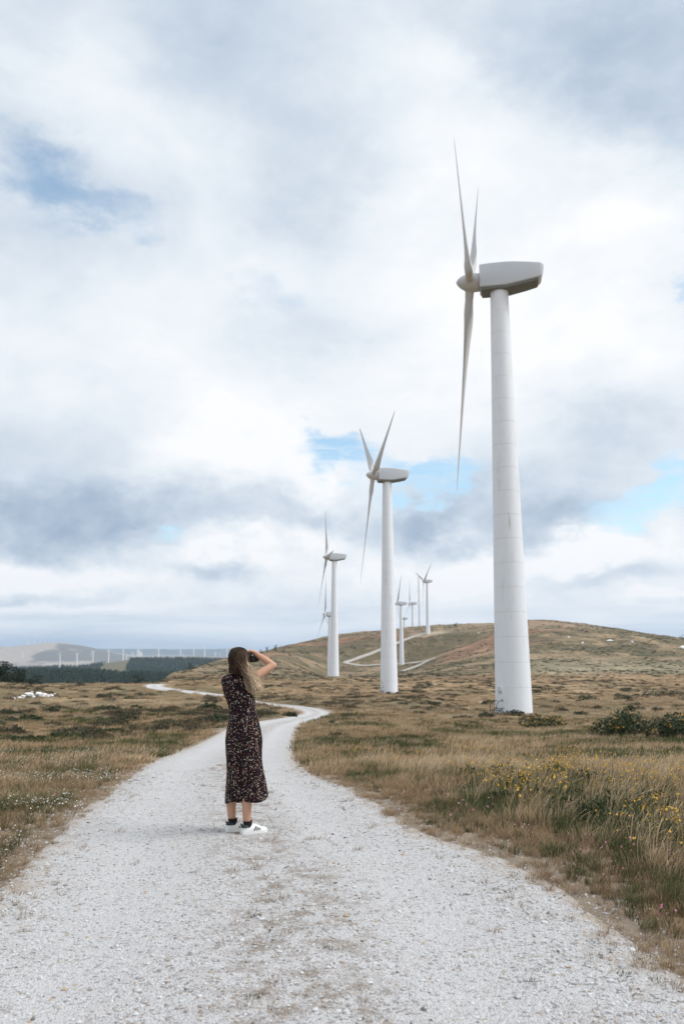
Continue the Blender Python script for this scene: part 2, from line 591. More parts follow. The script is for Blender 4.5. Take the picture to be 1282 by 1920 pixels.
def mat_ground():
    m, k, bs = new_mat('moorland')
    pos = k.new('ShaderNodeNewGeometry').outputs['Position']
    base = attr(k, 'col')
    f1 = k.noise(pos, 22.0, 6, .7)
    f2 = k.noise(pos, 2.6, 6, .65)
    f3 = k.noise(pos, .22, 7, .68)
    f4 = k.noise(pos, .03, 7, .7)
    v = k.m('ADD', k.m('MULTIPLY', f1, .5), k.m('ADD', k.m('MULTIPLY', f2, .8), k.m('ADD', k.m('MULTIPLY', f3, 1.1), k.m('MULTIPLY', f4, .8))))
    v = k.m('ADD', k.m('MULTIPLY', k.m('SUBTRACT', v, 1.6), 1.15), 1.0)
    c = k.vm('SCALE', base, scale=k.m('MAXIMUM', v, .25))
    # small dark plants among the grass, finer than the mesh can carry
    d = k.ramp(k.noise(pos, .9, 6, .72), .56, .66)
    d2 = k.ramp(k.noise(pos, .11, 7, .72), .53, .64)
    dk = k.m('MULTIPLY', k.m('MAXIMUM', d, d2), attr(k, 'veg', out='Fac'))
    c = k.mix(dk, c, (.062, .066, .040))
    k.set(bs.inputs['Base Color'], c)
    bs.inputs['Roughness'].default_value = .95
    bs.inputs['Specular IOR Level'].default_value = .1
    b = k.new('ShaderNodeBump')
    b.inputs['Strength'].default_value = .8
    b.inputs['Distance'].default_value = .12
    k.set(b.inputs['Height'], k.m('ADD', f1, k.m('MULTIPLY', f2, 2.0)))
    k.l.new(b.outputs[0], bs.inputs['Normal'])
    return m


def mat_gravel():
    m, k, bs = new_mat('pale_gravel')
    pos = k.new('ShaderNodeNewGeometry').outputs['Position']
    acr = attr(k, 'across', out='Fac')
    edge = attr(k, 'edge', out='Fac')
    vo = k.new('ShaderNodeTexVoronoi', feature='F1')
    k.set(vo.inputs['Vector'], pos)
    vo.inputs['Scale'].default_value = 95
    cell = k.sep(vo.outputs['Color'])[0]
    vo2 = k.new('ShaderNodeTexVoronoi', feature='F1')
    k.set(vo2.inputs['Vector'], pos)
    vo2.inputs['Scale'].default_value = 48
    cell2 = k.sep(vo2.outputs['Color'])[1]
    n1 = k.noise(pos, 130, 4, .7)
    n2 = k.noise(pos, 3.2, 6, .62)
    n3 = k.noise(pos, .8, 4, .55)
    c = k.mix(cell, (.37, .362, .36), (.62, .615, .615))
    c = k.mix(k.m('MULTIPLY', k.ramp(n1, .35, .75), .8), c, (.69, .685, .695))
    c = k.mix(k.m('MULTIPLY', k.ramp(cell2, .90, .95), .7), c, (.20, .175, .16))       # darker stones
    c = k.mix(k.m('MULTIPLY', k.ramp(cell2, .045, .02), .6), c, (.36, .27, .19))        # tan stones
    c = k.mix(k.m('MULTIPLY', k.ramp(n2, .5, .72), .35), c, (.38, .345, .315))
    rut = k.m('MULTIPLY', k.ramp(k.m('ABSOLUTE', k.m('SUBTRACT', k.m('ABSOLUTE', acr), .50)), .30, .04), k.ramp(k.noise(pos, 1.6, 5, .6), .30, .62))
    c = k.mix(k.m('MULTIPLY', rut, .5), c, (.60, .595, .60))
    # unworn strip between the wheel tracks and along the edges: fine brown soil shows through
    mid = k.m('MULTIPLY', k.ramp(k.m('ABSOLUTE', k.m('SUBTRACT', acr, .06)), .38, .05), k.ramp(k.noise(pos, 5.0, 6, .7), .44, .66))
    c = k.mix(k.m('MULTIPLY', mid, .85), c, (.25, .20, .155))
    e = k.m('MULTIPLY', k.ramp(k.m('ADD', edge, k.m('MULTIPLY', k.m('SUBTRACT', k.noise(pos, 4.0, 6, .72), .5), 1.3)), -.32, .22), .9)
    c = k.mix(e, c, (.36, .275, .19))
    k.set(bs.inputs['Base Color'], c)
    bs.inputs['Roughness'].default_value = .92
    bs.inputs['Specular IOR Level'].default_value = .15
    b = k.new('ShaderNodeBump')
    b.inputs['Strength'].default_value = .9
    b.inputs['Distance'].default_value = .012
    h = k.m('SUBTRACT', k.m('MULTIPLY', n1, .5), k.m('ADD', vo.outputs['Distance'], k.m('MULTIPLY', vo2.outputs['Distance'], .8)))
    k.set(b.inputs['Height'], h)
    k.l.new(b.outputs[0], bs.inputs['Normal'])
    return m


def mat_plant(name, ca, cb, rough=.75, root=None, zmax=.3, trans=.25):
    """leaves and blades: colour varies from clump to clump and along the blade"""
    m, k, bs = new_mat(name)
    t = attr(k, 'tint', 'INSTANCER', 'Fac')
    c = k.mix(t, ca, cb)
    rnd = attr(k, 'shade', out='Fac')
    c = k.vm('SCALE', c, scale=k.m('ADD', .65, k.m('MULTIPLY', rnd, .7)))
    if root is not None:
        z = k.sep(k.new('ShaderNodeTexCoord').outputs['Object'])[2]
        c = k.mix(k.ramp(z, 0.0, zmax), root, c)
    k.set(bs.inputs['Base Color'], c)
    bs.inputs['Roughness'].default_value = rough
    bs.inputs['Specular IOR Level'].default_value = .2
    if trans:
        tr = k.new('ShaderNodeBsdfTranslucent')
        k.set(tr.inputs[0], c)
        ms = k.new('ShaderNodeMixShader')
        ms.inputs[0].default_value = trans
        k.l.new(bs.outputs[0], ms.inputs[1])
        k.l.new(tr.outputs[0], ms.inputs[2])
        k.l.new(ms.outputs[0], k.n['Material Output'].inputs[0])
    return m


def mat_paint(name='white_paint', col=(.78, .79, .80), dirt=.35):
    m, k, bs = new_mat(name)
    tc = k.new('ShaderNodeTexCoord').outputs['Object']
    x, y, z = k.sep(tc)
    st = k.noise(k.comb(k.m('MULTIPLY', x, 2.6), k.m('MULTIPLY', y, 2.6), k.m('MULTIPLY', z, .16)), 1.0, 6, .62)
    pat = k.noise(tc, .35, 4, .6)
    s = k.m('MULTIPLY', k.ramp(st, .52, .74), k.ramp(pat, .42, .66))
    c = k.mix(k.m('MULTIPLY', s, dirt), col, (.46, .41, .35))
    g = k.noise(k.comb(x, y, k.m('MULTIPLY', z, .4)), 3.0, 6, .7)
    c = k.mix(k.m('MULTIPLY', k.ramp(g, .45, .8), .12), c, (.5, .5, .5))
    k.set(bs.inputs['Base Color'], c)
    k.set(bs.inputs['Roughness'], k.m('ADD', .38, k.m('MULTIPLY', g, .2)))
    return m


M = {
    'ground': mat_ground(), 'gravel': mat_gravel(),
    'paint': mat_paint(), 'tower': mat_paint('white_tower_paint', (.80, .835, .885), .65),
    'blade': mat_paint('weathered_blade', (.55, .55, .555), .75), 'nacelle': mat_paint('grey_white_shell', (.56, .60, .65), .2),
    'seam': simple('seam_sealant', (.62, .62, .63), .8), 'dark': simple('dark_metal', (.03, .032, .035), .5),
    'under': simple('dark_underside', (.19, .195, .19), .8, .25, 3), 'bark': simple('bark', (.09, .07, .055), .9, .3, 9),  # underside tray: mottled dark grey, darker than the nacelle shell
    'galv': simple('galvanised', (.45, .46, .48), .45),
}


# ------------------------------------------------------------------ ground sheet
def clear_field(u, D, x, y):
    """the felled strip running up through the plantation"""
    w = (fbm(x / 90., y / 160., 4, 93) - .5) * 1.1
    return np.exp(-((u - 212 - .022 * (D - 2100)) / 26) ** 2) * sstep(D, 1300, 1500) + w * .35 + .35 * np.exp(-((u - 195) / 34) ** 2 - ((D - 1750) / 250) ** 2)


def ground_colour(x, y):
    r = np.hypot(x, y)
    D = np.maximum(y, .3)
    u = U0 + F_PX * np.clip(x / np.maximum(y, .3), -3, 3) / CP
    n = fbm(x / 9., y / 12., 4, 41)
    n2 = fbm(x / 60., y / 80., 4, 43)
    c = np.zeros((len(x), 3))
    tan, straw, green = np.array([.32, .215, .122]), np.array([.41, .30, .185]), np.array([.115, .115, .062])
    brown = np.array([.25, .155, .098])
    w = sstep(n, .36, .66)[:, None]
    c[:] = tan * (1 - w) + straw * w
    g = (sstep(n2 + .5 * (fbm(x / 4., y / 5., 4, 51) - .5), .44, .66) * .62)[:, None]
    c = c * (1 - g) + green * g
    b = (sstep(fbm(x / 14., y / 18., 4, 61), .55, .70) * .6)[:, None]
    c = c * (1 - b) + brown * b
    h = heath(x, y)[:, None] * .6
    c = c * (1 - h) + np.array([.072, .070, .042]) * h
    veg = .55 * sstep(r, 14, 40)
    # the big hill: grey green heath with rusty and straw patches
    hl = sstep(D, 230, 300) * (1 - sstep(D, 1000, 1400)) * sstep(u, 240, 330)
    q = fbm(x / 22., y / 20., 5, 71, .7)
    q2 = fbm(x / 80., y / 60., 5, 75, .6)
    q3 = fbm(x / 14., y / 16., 5, 79, .68)
    hc = np.array([.150, .122, .074])[None] * (1 - sstep(q, .45, .62)[:, None]) + np.array([.29, .215, .135])[None] * sstep(q, .45, .62)[:, None]
    hc = hc * (1 - .7 * sstep(q3, .55, .68)[:, None]) + np.array([.105, .105, .066]) * (.7 * sstep(q3, .55, .68)[:, None])
    rust = sstep(q2 + .3 * (q - .5), .56, .64) * sstep(D, 430, 520)
    hc = hc * (1 - .5 * rust[:, None]) + np.array([.34, .18, .12]) * (.5 * rust[:, None])
    crest = sstep(zbase(x, y), 17, 26)
    hc = hc * (1 - .5 * crest[:, None]) + np.array([.34, .26, .18]) * (.5 * crest[:, None])
    straw_band = (sstep(u, 900, 1050) * sstep(D, 225, 260) * (1 - sstep(D, 300, 420)))
    hc = hc * (1 - .55 * straw_band[:, None]) + np.array([.36, .32, .22]) * (.55 * straw_band[:, None])
    pad = np.exp(-(((x - PADC[0]) / 14) ** 2 + ((y - PADC[1]) / 10) ** 2) ** 2)
    hc = hc * (1 - .9 * pad[:, None]) + np.array([.46, .38, .29]) * (.9 * pad[:, None])
    c = c * (1 - hl[:, None]) + hc * hl[:, None]
    # valley woods and far slopes
    fo = sstep(D, 600, 720) * (1 - sstep(u, 440, 520)) * (1 - sstep(D, 2620, 2760))
    clear = sstep(fbm(x / 260., y / 420., 3, 91), .66, .70) * .7 + 1.5 * sstep(clear_field(u, D, x, y), .42, .5)
    clear = np.clip(clear, 0, 1)
    fc = np.array([.045, .066, .048])[None] * (1 - clear[:, None]) + np.array([.15, .135, .085])[None] * clear[:, None]
    c = c * (1 - fo[:, None]) + fc * fo[:, None]
    pa = sstep(D, 2680, 2850)
    s = fbm(x / 420. + y / 2600., y / 700., 5, 95, .62)
    pc = np.array([.37, .325, .28])[None] * (1 - sstep(s, .46, .58)[:, None]) + np.array([.155, .15, .14])[None] * sstep(s, .46, .58)[:, None]
    c = c * (1 - pa[:, None]) + pc * pa[:, None]
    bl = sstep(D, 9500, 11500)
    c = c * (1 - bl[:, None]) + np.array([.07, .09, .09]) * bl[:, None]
    veg = veg * (1 - sstep(D, 900, 1500)) * (1 - .5 * pad)
    return c, veg


PADC = at(806, 1187, 628)


def bumps(x, y):
    r = np.hypot(x, y)
    b = (fbm(x / .35, y / .35, 3, 3) - .5) * .10 * (1 - sstep(r, 14, 30))
    b = b + (fbm(x / 1.4, y / 1.4, 3, 8) - .5) * .16 * (1 - sstep(r, 60, 140))
    b = b + (fbm(x / 6., y / 8., 4, 9) - .5) * .9 * sstep(r, 18, 70) * (1 - sstep(r, 400, 700))
    b = b + (fbm(x / 40., y / 40., 5, 10) - .5) * 4.0 * sstep(r, 240, 420) * (1 - .7 * sstep(r, 800, 1500))
    b = b + (fbm(x / 500., y / 500., 5, 12) - .5) * 26.0 * sstep(r, 3500, 6500)
    return b


def zground(x, y):
    x, y = np.atleast_1d(np.asarray(x, float)), np.atleast_1d(np.asarray(y, float))
    shp = x.shape
    x, y = x.ravel(), y.ravel()
    rd, _ = road_dist(x, y)
    off = sstep(rd, -.1, 1.2)
    z = zbase(x, y) + bumps(x, y) * (off * .9 + .1 * sstep(rd, -.6, .3))
    z = z - .05 * (1 - sstep(rd, -.42, .12))
    # level pads under the two nearest towers
    for (px, py, pz) in ((14.77, 73, -3.05), (8.48, 151, -4.54), (-2.57, 280, -4.2)):
        w = 1 - sstep(np.hypot(x - px, y - py), 2.0, 5.5)
        z = z * (1 - w) + (pz - .05) * w
    return z.reshape(shp)


def gz(x, y):
    return float(zground(x, y)[0])


def build_ground():
    th = np.concatenate([np.linspace(-180, -32, 75, endpoint=False), np.linspace(-32, -24.5, 25, endpoint=False), np.linspace(-24.5, 24.5, 560, endpoint=False), np.linspace(24.5, 32, 25, endpoint=False), np.linspace(32, 180, 76)])
    th = np.radians(th)[:-1]
    rr = np.concatenate([np.geomspace(.4, 3.2, 14, endpoint=False), np.geomspace(3.2, 17000, 760)])
    TH, R = np.meshgrid(th, rr)
    x, y = (R * np.sin(TH)).ravel(), (R * np.cos(TH)).ravel()
    z = zground(x, y)
    nt, nr = len(th), len(rr)
    V = np.stack([x, y, z], -1)
    i, j = np.meshgrid(np.arange(nr - 1), np.arange(nt), indexing='ij')
    j2 = (j + 1) % nt
    Fq = np.stack([i * nt + j, i * nt + j2, (i + 1) * nt + j2, (i + 1) * nt + j], -1).reshape(-1, 4)[:, ::-1]
    me = bpy.data.meshes.new('moorland')
    me.vertices.add(len(V) + 1)
    me.vertices.foreach_set('co', np.vstack([V, [[0, 0, 0]]]).astype(np.float32).ravel())
    tri = np.stack([np.full(nt, len(V)), (np.arange(nt) + 1) % nt, np.arange(nt)], -1)
    me.loops.add(Fq.size + tri.size)
    me.loops.foreach_set('vertex_index', np.concatenate([Fq.ravel(), tri.ravel()]).astype(np.int32))
    me.polygons.add(len(Fq) + len(tri))
    st = np.concatenate([np.arange(len(Fq)) * 4, len(Fq) * 4 + np.arange(len(tri)) * 3])
    me.polygons.foreach_set('loop_start', st.astype(np.int32))
    me.polygons.foreach_set('use_smooth', np.ones(len(st), dtype=bool))
    me.update(calc_edges=True)
    me.validate()
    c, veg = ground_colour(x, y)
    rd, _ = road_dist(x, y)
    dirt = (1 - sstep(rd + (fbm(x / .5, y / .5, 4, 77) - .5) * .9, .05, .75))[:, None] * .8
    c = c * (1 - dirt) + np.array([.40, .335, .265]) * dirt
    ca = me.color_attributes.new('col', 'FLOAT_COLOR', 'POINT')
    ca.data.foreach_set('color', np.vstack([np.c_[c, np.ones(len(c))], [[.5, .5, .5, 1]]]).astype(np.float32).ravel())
    va = me.attributes.new('veg', 'FLOAT', 'POINT')
    va.data.foreach_set('value', np.append(veg * sstep(rd, .5, 3), 0).astype(np.float32))
    o = link('ground', me, M['ground'])
    tag(o, 'tan and green moorland rolling away to a low hill and far ridges', kind='structure')


build_ground()


def build_track():
    C = RC
    # resample by arc length: fine near the camera
    seg = np.hypot(*np.diff(C[:, :2], axis=0).T)
    s = np.concatenate([[0], np.cumsum(seg)])
    t = [0.0]
    while t[-1] < s[-1]:
        yy = np.interp(t[-1], s, C[:, 1])
        t.append(t[-1] + max(.12, .016 * max(yy, 0)))
    t = np.array(t[:-1])
    cx, cy, cw = (np.interp(t, s, C[:, i]) for i in range(3))
    tx, ty = np.gradient(cx, t), np.gradient(cy, t)
    l = np.hypot(tx, ty)
    nx, ny = ty / l, -tx / l
    A = np.linspace(-1.28, 1.28, 61)
    X = cx[:, None] + nx[:, None] * A[None] * cw[:, None]
    Y = cy[:, None] + ny[:, None] * A[None] * cw[:, None]
    Z = zbase(X, Y)
    rut = -.025 * (np.exp(-((A - .52) / .2) ** 2) + np.exp(-((A + .52) / .2) ** 2))
    Z = Z + rut[None] + (fbm(X / .6, Y / .6, 4, 33) - .5) * .028 - .10 * sstep(np.abs(A), .94, 1.28)[None]
    Z = Z + .012 * sstep(Y, 12, 60)
    Z = Z + .03 * sstep(Y, 60, 110)
    nr, nc = X.shape
    V = np.stack([X, Y, Z], -1).reshape(-1, 3)
    i, j = np.meshgrid(np.arange(nr - 1), np.arange(nc - 1), indexing='ij')
    Fq = np.stack([i * nc + j, i * nc + j + 1, (i + 1) * nc + j + 1, (i + 1) * nc + j], -1).reshape(-1, 4)
    me = mesh('gravel_track', V, Fq, True, M['gravel'])
    a = me.attributes.new('across', 'FLOAT', 'POINT')
    a.data.foreach_set('value', np.broadcast_to(A, X.shape).astype(np.float32).ravel())
    e = me.attributes.new('edge', 'FLOAT', 'POINT')
    e.data.foreach_set('value', ((np.abs(A)[None] - 1) * cw[:, None]).astype(np.float32).ravel())
    tag(link('gravel_track', me), 'pale gravel track winding away from the viewer to the left', kind='structure')


build_track()


def ground_hit(u, v, d0, d1, n=400):
    """first point of the ground seen at photo pixel (u, v) between two distances"""
    D = np.geomspace(d0, d1, n)
    P = np.array([at(u, v, d) for d in D])
    z = zbase(P[:, 0], P[:, 1])
    k = np.nonzero(P[:, 2] <= z)[0]
    return P[k[0]] if len(k) else np.array(at(u, v, d1))


def ribbon(name, pts, hw, lift, label, mat):
    C = catmull([(p[0], p[1]) for p in pts], 10)
    t = np.gradient(C, axis=0)
    t /= np.hypot(t[:, 0], t[:, 1])[:, None]
    nrm = np.c_[t[:, 1], -t[:, 0]]
    A = np.linspace(-1, 1, 9)
    X = C[:, 0, None] + nrm[:, 0, None] * A * hw
    Y = C[:, 1, None] + nrm[:, 1, None] * A * hw
    Z = zground(X, Y) + lift - .5 * np.abs(A)[None] ** 6 * lift
    V = np.stack([X, Y, Z], -1).reshape(-1, 3)
    nr, nc = X.shape
    i, j = np.meshgrid(np.arange(nr - 1), np.arange(nc - 1), indexing='ij')
    Fq = np.stack([i * nc + j, i * nc + j + 1, (i + 1) * nc + j + 1, (i + 1) * nc + j], -1).reshape(-1, 4)
    o = link(name, mesh(name, V, Fq, True, mat))
    tag(o, label, kind='structure')


hill_pts = [at(752, 1266, 498), at(776, 1262, 506), at(797, 1257, 516), at(810, 1252.5, 526), at(811, 1248.5, 534), at(798, 1245, 541), at(757, 1240.5, 547), at(713, 1235.5, 550), at(665, 1229, 556),
            at(648, 1225, 564), at(668, 1219.5, 574), at(713, 1207.5, 592), at(745, 1199, 604), at(768, 1192.5, 618), at(800, 1187, 630)]
M['hillroad'] = simple('pale_hill_gravel', (.40, .37, .33), .9, .2, .4)
ribbon('hill_track', hill_pts, 2.2, .5, 'pale track zigzagging up the hill behind the turbines', M['hillroad'])


# ------------------------------------------------------------------ scatter (uncountable ground cover only)
PROTO = bpy.data.collections.new('prototypes')


def proto_collection(name, meshes):
    c = bpy.data.collections.new(name)
    for i, me in enumerate(meshes):
        o = bpy.data.objects.new('%s_%02d' % (name, i), me)
        c.objects.link(o)
    return c


def scatter(name, label, coll, P, rotz, scale, tint, nproto, tilt=None):
    n = len(P)
    me = bpy.data.meshes.new(name)
    me.vertices.add(n)
    me.vertices.foreach_set('co', np.asarray(P, np.float32).ravel())
    rot = np.zeros((n, 3), np.float32)
    rot[:, 2] = rotz
    if tilt is not None: rot[:, :2] = tilt
    scale = np.asarray(scale, np.float32)
    if scale.ndim == 1: scale = np.repeat(scale[:, None], 3, 1)
    for nm, ty, fld, val in (('rot', 'FLOAT_VECTOR', 'vector', rot), ('scl', 'FLOAT_VECTOR', 'vector', scale), ('tint', 'FLOAT', 'value', np.asarray(tint, np.float32)), ('pick', 'INT', 'value', RNG.integers(0, nproto, n).astype(np.int32))):
        a = me.attributes.new(nm, ty, 'POINT')
        a.data.foreach_set(fld, val.ravel())
    o = link(name, me)
    ng = bpy.data.node_groups.new(name, 'GeometryNodeTree')
    ng.interface.new_socket('Geometry', in_out='INPUT', socket_type='NodeSocketGeometry')
    ng.interface.new_socket('Geometry', in_out='OUTPUT', socket_type='NodeSocketGeometry')
    N, L = ng.nodes, ng.links
    gi, go = N.new('NodeGroupInput'), N.new('NodeGroupOutput')
    ci = N.new('GeometryNodeCollectionInfo')
    ci.inputs['Collection'].default_value = coll
    ci.inputs['Separate Children'].default_value = True
    ci.inputs['Reset Children'].default_value = True
    ip = N.new('GeometryNodeInstanceOnPoints')
    ip.inputs['Pick Instance'].default_value = True

    def na(nm, ty):
        x = N.new('GeometryNodeInputNamedAttribute')
        x.data_type = ty
        x.inputs[0].default_value = nm
        return x.outputs[0]
    L.new(gi.outputs[0], ip.inputs['Points'])
    L.new(ci.outputs[0], ip.inputs['Instance'])
    L.new(na('pick', 'INT'), ip.inputs['Instance Index'])
    er = N.new('FunctionNodeEulerToRotation')
    L.new(na('rot', 'FLOAT_VECTOR'), er.inputs[0])
    L.new(er.outputs[0], ip.inputs['Rotation'])
    L.new(na('scl', 'FLOAT_VECTOR'), ip.inputs['Scale'])
    L.new(ip.outputs[0], go.inputs[0])
    md = o.modifiers.new('scatter', 'NODES')
    md.node_group = ng
    tag(o, label, kind='stuff')
    return o


def shade_attr(me, vals):
    a = me.attributes.new('shade', 'FLOAT', 'POINT')
    a.data.foreach_set('value', np.asarray(vals, np.float32))
    return me


def tuft(rng, nb, h, spread, bend, w, seg=3, wind=.25, heads=0.0):
    """a clump of grass blades leaning with the wind (to +x)"""
    V, Fc, S = [], [], []
    for b in range(nb):
        a = rng.uniform(0, 2 * math.pi)
        r = spread * math.sqrt(rng.uniform(0, 1))
        p = np.array([r * math.cos(a), r * math.sin(a), 0])
        hh = h * rng.uniform(.45, 1.15)
        d = np.array([math.cos(a) * rng.uniform(.1, 1) * bend + wind * rng.uniform(.3, 1.4), math.sin(a) * rng.uniform(.1, 1) * bend, 0])
        pa = rng.uniform(0, math.pi)
        pd = np.array([math.cos(pa), math.sin(pa), 0])
        sh = rng.uniform(0, 1)
        o = len(V)
        head = rng.uniform() < heads
        for s in range(seg + 1):
            t = s / seg
            c = p + d * hh * t * t + np.array([0, 0, hh * t * (1 - .22 * t)])
            ww = w * (1 - .85 * t) if not head else w * (.35 if t < .75 else (1.6 if s == seg - 0 and seg < 3 else 1.3))
            if s == seg and not head:
                V.append(c); S.append(sh)
            else:
                V.append(c - pd * ww / 2); V.append(c + pd * ww / 2); S += [sh, sh]
        for s in range(seg):
            q = o + 2 * s
            if s == seg - 1 and not head: Fc.append((q, q + 1, q + 2))
            else: Fc.append((q, q + 1, q + 3, q + 2))
    return V, Fc, S


def leafy(rng, n, R, Hh, size, flat=1.0, stems=0):
    """a mound of small leaf faces filling a dome, with ragged sprigs poking out"""
    V, Fc, S = [], [], []
    lob = [(rng.uniform(-.55, .55) * R, rng.uniform(-.55, .55) * R, rng.uniform(.45, 1.0)) for _ in range(7)]
    for i in range(n):
        lx, ly, lh = lob[rng.integers(len(lob))]
        a, rr = rng.uniform(0, 2 * math.pi), R * .55 * math.sqrt(rng.uniform())
        x, y = lx + rr * math.cos(a), ly + rr * math.sin(a)
        top = Hh * lh * max(.12, 1 - (rr / (R * .6)) ** 2)
        z = top * (rng.uniform(.25, 1.0) ** .6) + rng.uniform(-.02, .05) * Hh
        c = np.array([x, y, max(z, .01)])
        d = rng.normal(size=3); d[2] = abs(d[2]) + .5; d /= np.linalg.norm(d)
        e = np.cross(d, rng.normal(size=3)); e /= np.linalg.norm(e)
        s = size * rng.uniform(.5, 1.4)
        o = len(V)
        V += [c - e * s * .35, c + e * s * .35, c + d * s * 1.3]
        S += [rng.uniform()] * 3
        Fc.append((o, o + 1, o + 2))
    return V, Fc, S


def flower_head(rng, n, h, spread, petal, stem_w=.003):
    """upright stems each with a small five-petalled head; petals use the second material"""
    V, Fc, S, mi = [], [], [], []
    for i in range(n):
        a, r = rng.uniform(0, 2 * math.pi), spread * math.sqrt(rng.uniform())
        b = np.array([r * math.cos(a), r * math.sin(a), 0.])
        t = b + np.array([rng.normal() * .05 + .03, rng.normal() * .05, h * rng.uniform(.6, 1.1)])
        o = len(V)
        V += [b - (stem_w, 0, 0), b + (stem_w, 0, 0), t]
        S += [.5] * 3; Fc.append((o, o + 1, o + 2)); mi.append(0)
        nrm = rng.normal(size=3) * .5 + np.array([0, -.25, 1.]); nrm /= np.linalg.norm(nrm)
        e1 = np.cross(nrm, [1, .3, .2]); e1 /= np.linalg.norm(e1); e2 = np.cross(nrm, e1)
        sh = rng.uniform()
        for k_ in range(5):
            q = k_ * 2 * math.pi / 5 + rng.uniform(-.2, .2)
            p = petal * rng.uniform(.7, 1.2)
            d = math.cos(q) * e1 + math.sin(q) * e2
            s = np.cross(nrm, d)
            o = len(V)
            V += [t, t + d * p * .6 + s * p * .42 + nrm * p * .2, t + d * p, t + d * p * .6 - s * p * .42 + nrm * p * .2]
            S += [sh] * 4; Fc.append((o, o + 1, o + 2, o + 3)); mi.append(1)
    return V, Fc, S, mi


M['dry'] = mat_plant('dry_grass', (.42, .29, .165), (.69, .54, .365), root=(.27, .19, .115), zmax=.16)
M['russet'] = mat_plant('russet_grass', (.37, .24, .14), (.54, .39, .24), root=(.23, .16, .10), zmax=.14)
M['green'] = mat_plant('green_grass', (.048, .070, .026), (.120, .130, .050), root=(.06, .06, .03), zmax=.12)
M['gorse'] = mat_plant('gorse_leaf', (.040, .055, .026), (.085, .095, .042), trans=.1)
M['heather'] = mat_plant('heather_leaf', (.055, .060, .036), (.125, .095, .060), trans=.1)
M['yellow'] = mat_plant('yellow_petal', (.72, .38, .035), (.80, .52, .08), trans=.3)
M['white'] = mat_plant('white_petal', (.75, .74, .68), (.8, .8, .76), trans=.3)
M['pink'] = mat_plant('pink_petal', (.55, .22, .32), (.62, .33, .42), trans=.3)
M['needle'] = mat_plant('pine_needles', (.022, .036, .022), (.05, .068, .036), trans=.08)
M['conifer'] = mat_plant('plantation_needles', (.032, .058, .048), (.056, .084, .064), trans=.05)

rg = np.random.default_rng(3)


def mk(fn, n, mat, *a, **kw):
    out = []
    for i in range(n):
        r = fn(rg, *a, **kw)
        me = mesh('leaf_clump', r[0], r[1], False, mat)
        shade_attr(me, r[2])
        if len(r) > 3:
            me.materials.append(kw.get('mat2') or M['yellow'])
            me.polygons.foreach_set('material_index', r[3])
        out.append(me)
    return out


def mkflower(n, stem, pet, *a):
    out = []
    for i in range(n):
        V, Fc, S, mi = flower_head(rg, *a)
        me = mesh('flower_clump', V, Fc, False, stem)
        shade_attr(me, S)
        me.materials.append(pet)
        me.polygons.foreach_set('material_index', mi)
        out.append(me)
    return out


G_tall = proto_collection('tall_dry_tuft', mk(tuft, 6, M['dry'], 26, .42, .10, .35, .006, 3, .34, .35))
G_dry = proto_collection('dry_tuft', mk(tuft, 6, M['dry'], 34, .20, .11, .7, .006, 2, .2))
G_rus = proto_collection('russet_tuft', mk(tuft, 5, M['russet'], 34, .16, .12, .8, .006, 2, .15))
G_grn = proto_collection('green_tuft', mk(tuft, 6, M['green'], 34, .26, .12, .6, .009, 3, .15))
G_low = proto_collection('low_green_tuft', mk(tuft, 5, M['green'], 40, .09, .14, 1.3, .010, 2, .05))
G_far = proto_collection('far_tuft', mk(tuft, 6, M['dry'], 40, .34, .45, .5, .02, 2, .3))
G_farr = proto_collection('far_russet_tuft', mk(tuft, 6, M['russet'], 40, .26, .45, .6, .022, 2, .2))
G_farg = proto_collection('far_green_tuft', mk(tuft, 6, M['green'], 40, .26, .42, .6, .022, 2, .2))
G_hea = proto_collection('heather_clump', mk(leafy, 6, M['heather'], 420, .75, .36, .085))
G_gor = proto_collection('gorse_sprig', mk(leafy, 6, M['gorse'], 340, .34, .34, .045))
G_yel = proto_collection('yellow_flower', mkflower(5, M['green'], M['yellow'], 16, .36, .26, .0115))
G_wht = proto_collection('white_flower', mkflower(5, M['green'], M['white'], 12, .13, .24, .009))
G_pnk = proto_collection('pink_flower', mkflower(3, M['green'], M['pink'], 5, .18, .16, .011))


def sample(n, dmin, dmax, umin, umax, power=0.0):
    """random ground positions inside a wedge of the view, uniform per area (power 0) or denser nearby"""
    n = int(n)
    a0, a1 = (umin - U0) * CP / F_PX, (umax - U0) * CP / F_PX
    a = RNG.uniform(a0, a1, n)
    t = RNG.uniform(0, 1, n)
    e = 2.0 - power
    y = (dmin ** e + t * (dmax ** e - dmin ** e)) ** (1 / e)
    return a * y, y


def track_z(x, y):
    """height of the gravel surface"""
    rd, ac = road_dist(x, y)
    return zbase(x, y) - .025 * (np.exp(-((ac - .52) / .2) ** 2) + np.exp(-((ac + .52) / .2) ** 2)) + (fbm(x / .6, y / .6, 4, 33) - .5) * .028 - .10 * sstep(np.abs(ac), .94, 1.28) + .012 * sstep(y, 12, 60), rd


def put(name, label, coll, nproto, x, y, keep, smin, smax, tint=None, tilt=.0, sink=.0, flat=None, fade=False):
    x, y = x[keep], y[keep]
    z = zground(x, y) - sink
    tz, rd = track_z(x, y)
    z = np.where(rd < .5, np.maximum(z, tz), z)
    n = len(x)
    s = RNG.uniform(smin, smax, n)
    if fade: s = s * (.46 + .54 * sstep(rd, .05, 1.1))
    if flat is not None:
        s = np.stack([s, s, s * RNG.uniform(*flat, n)], -1)
    t = RNG.uniform(0, 1, n) if tint is None else np.clip(tint[keep] + RNG.normal(0, .18, n), 0, 1)
    # leaning with the wind: small turns only
    rz = RNG.normal(0, .5, n)
    return scatter(name, label, coll, np.stack([x, y, z], -1), rz, s, t, nproto, RNG.normal(0, tilt, (n, 2)) if tilt else None)


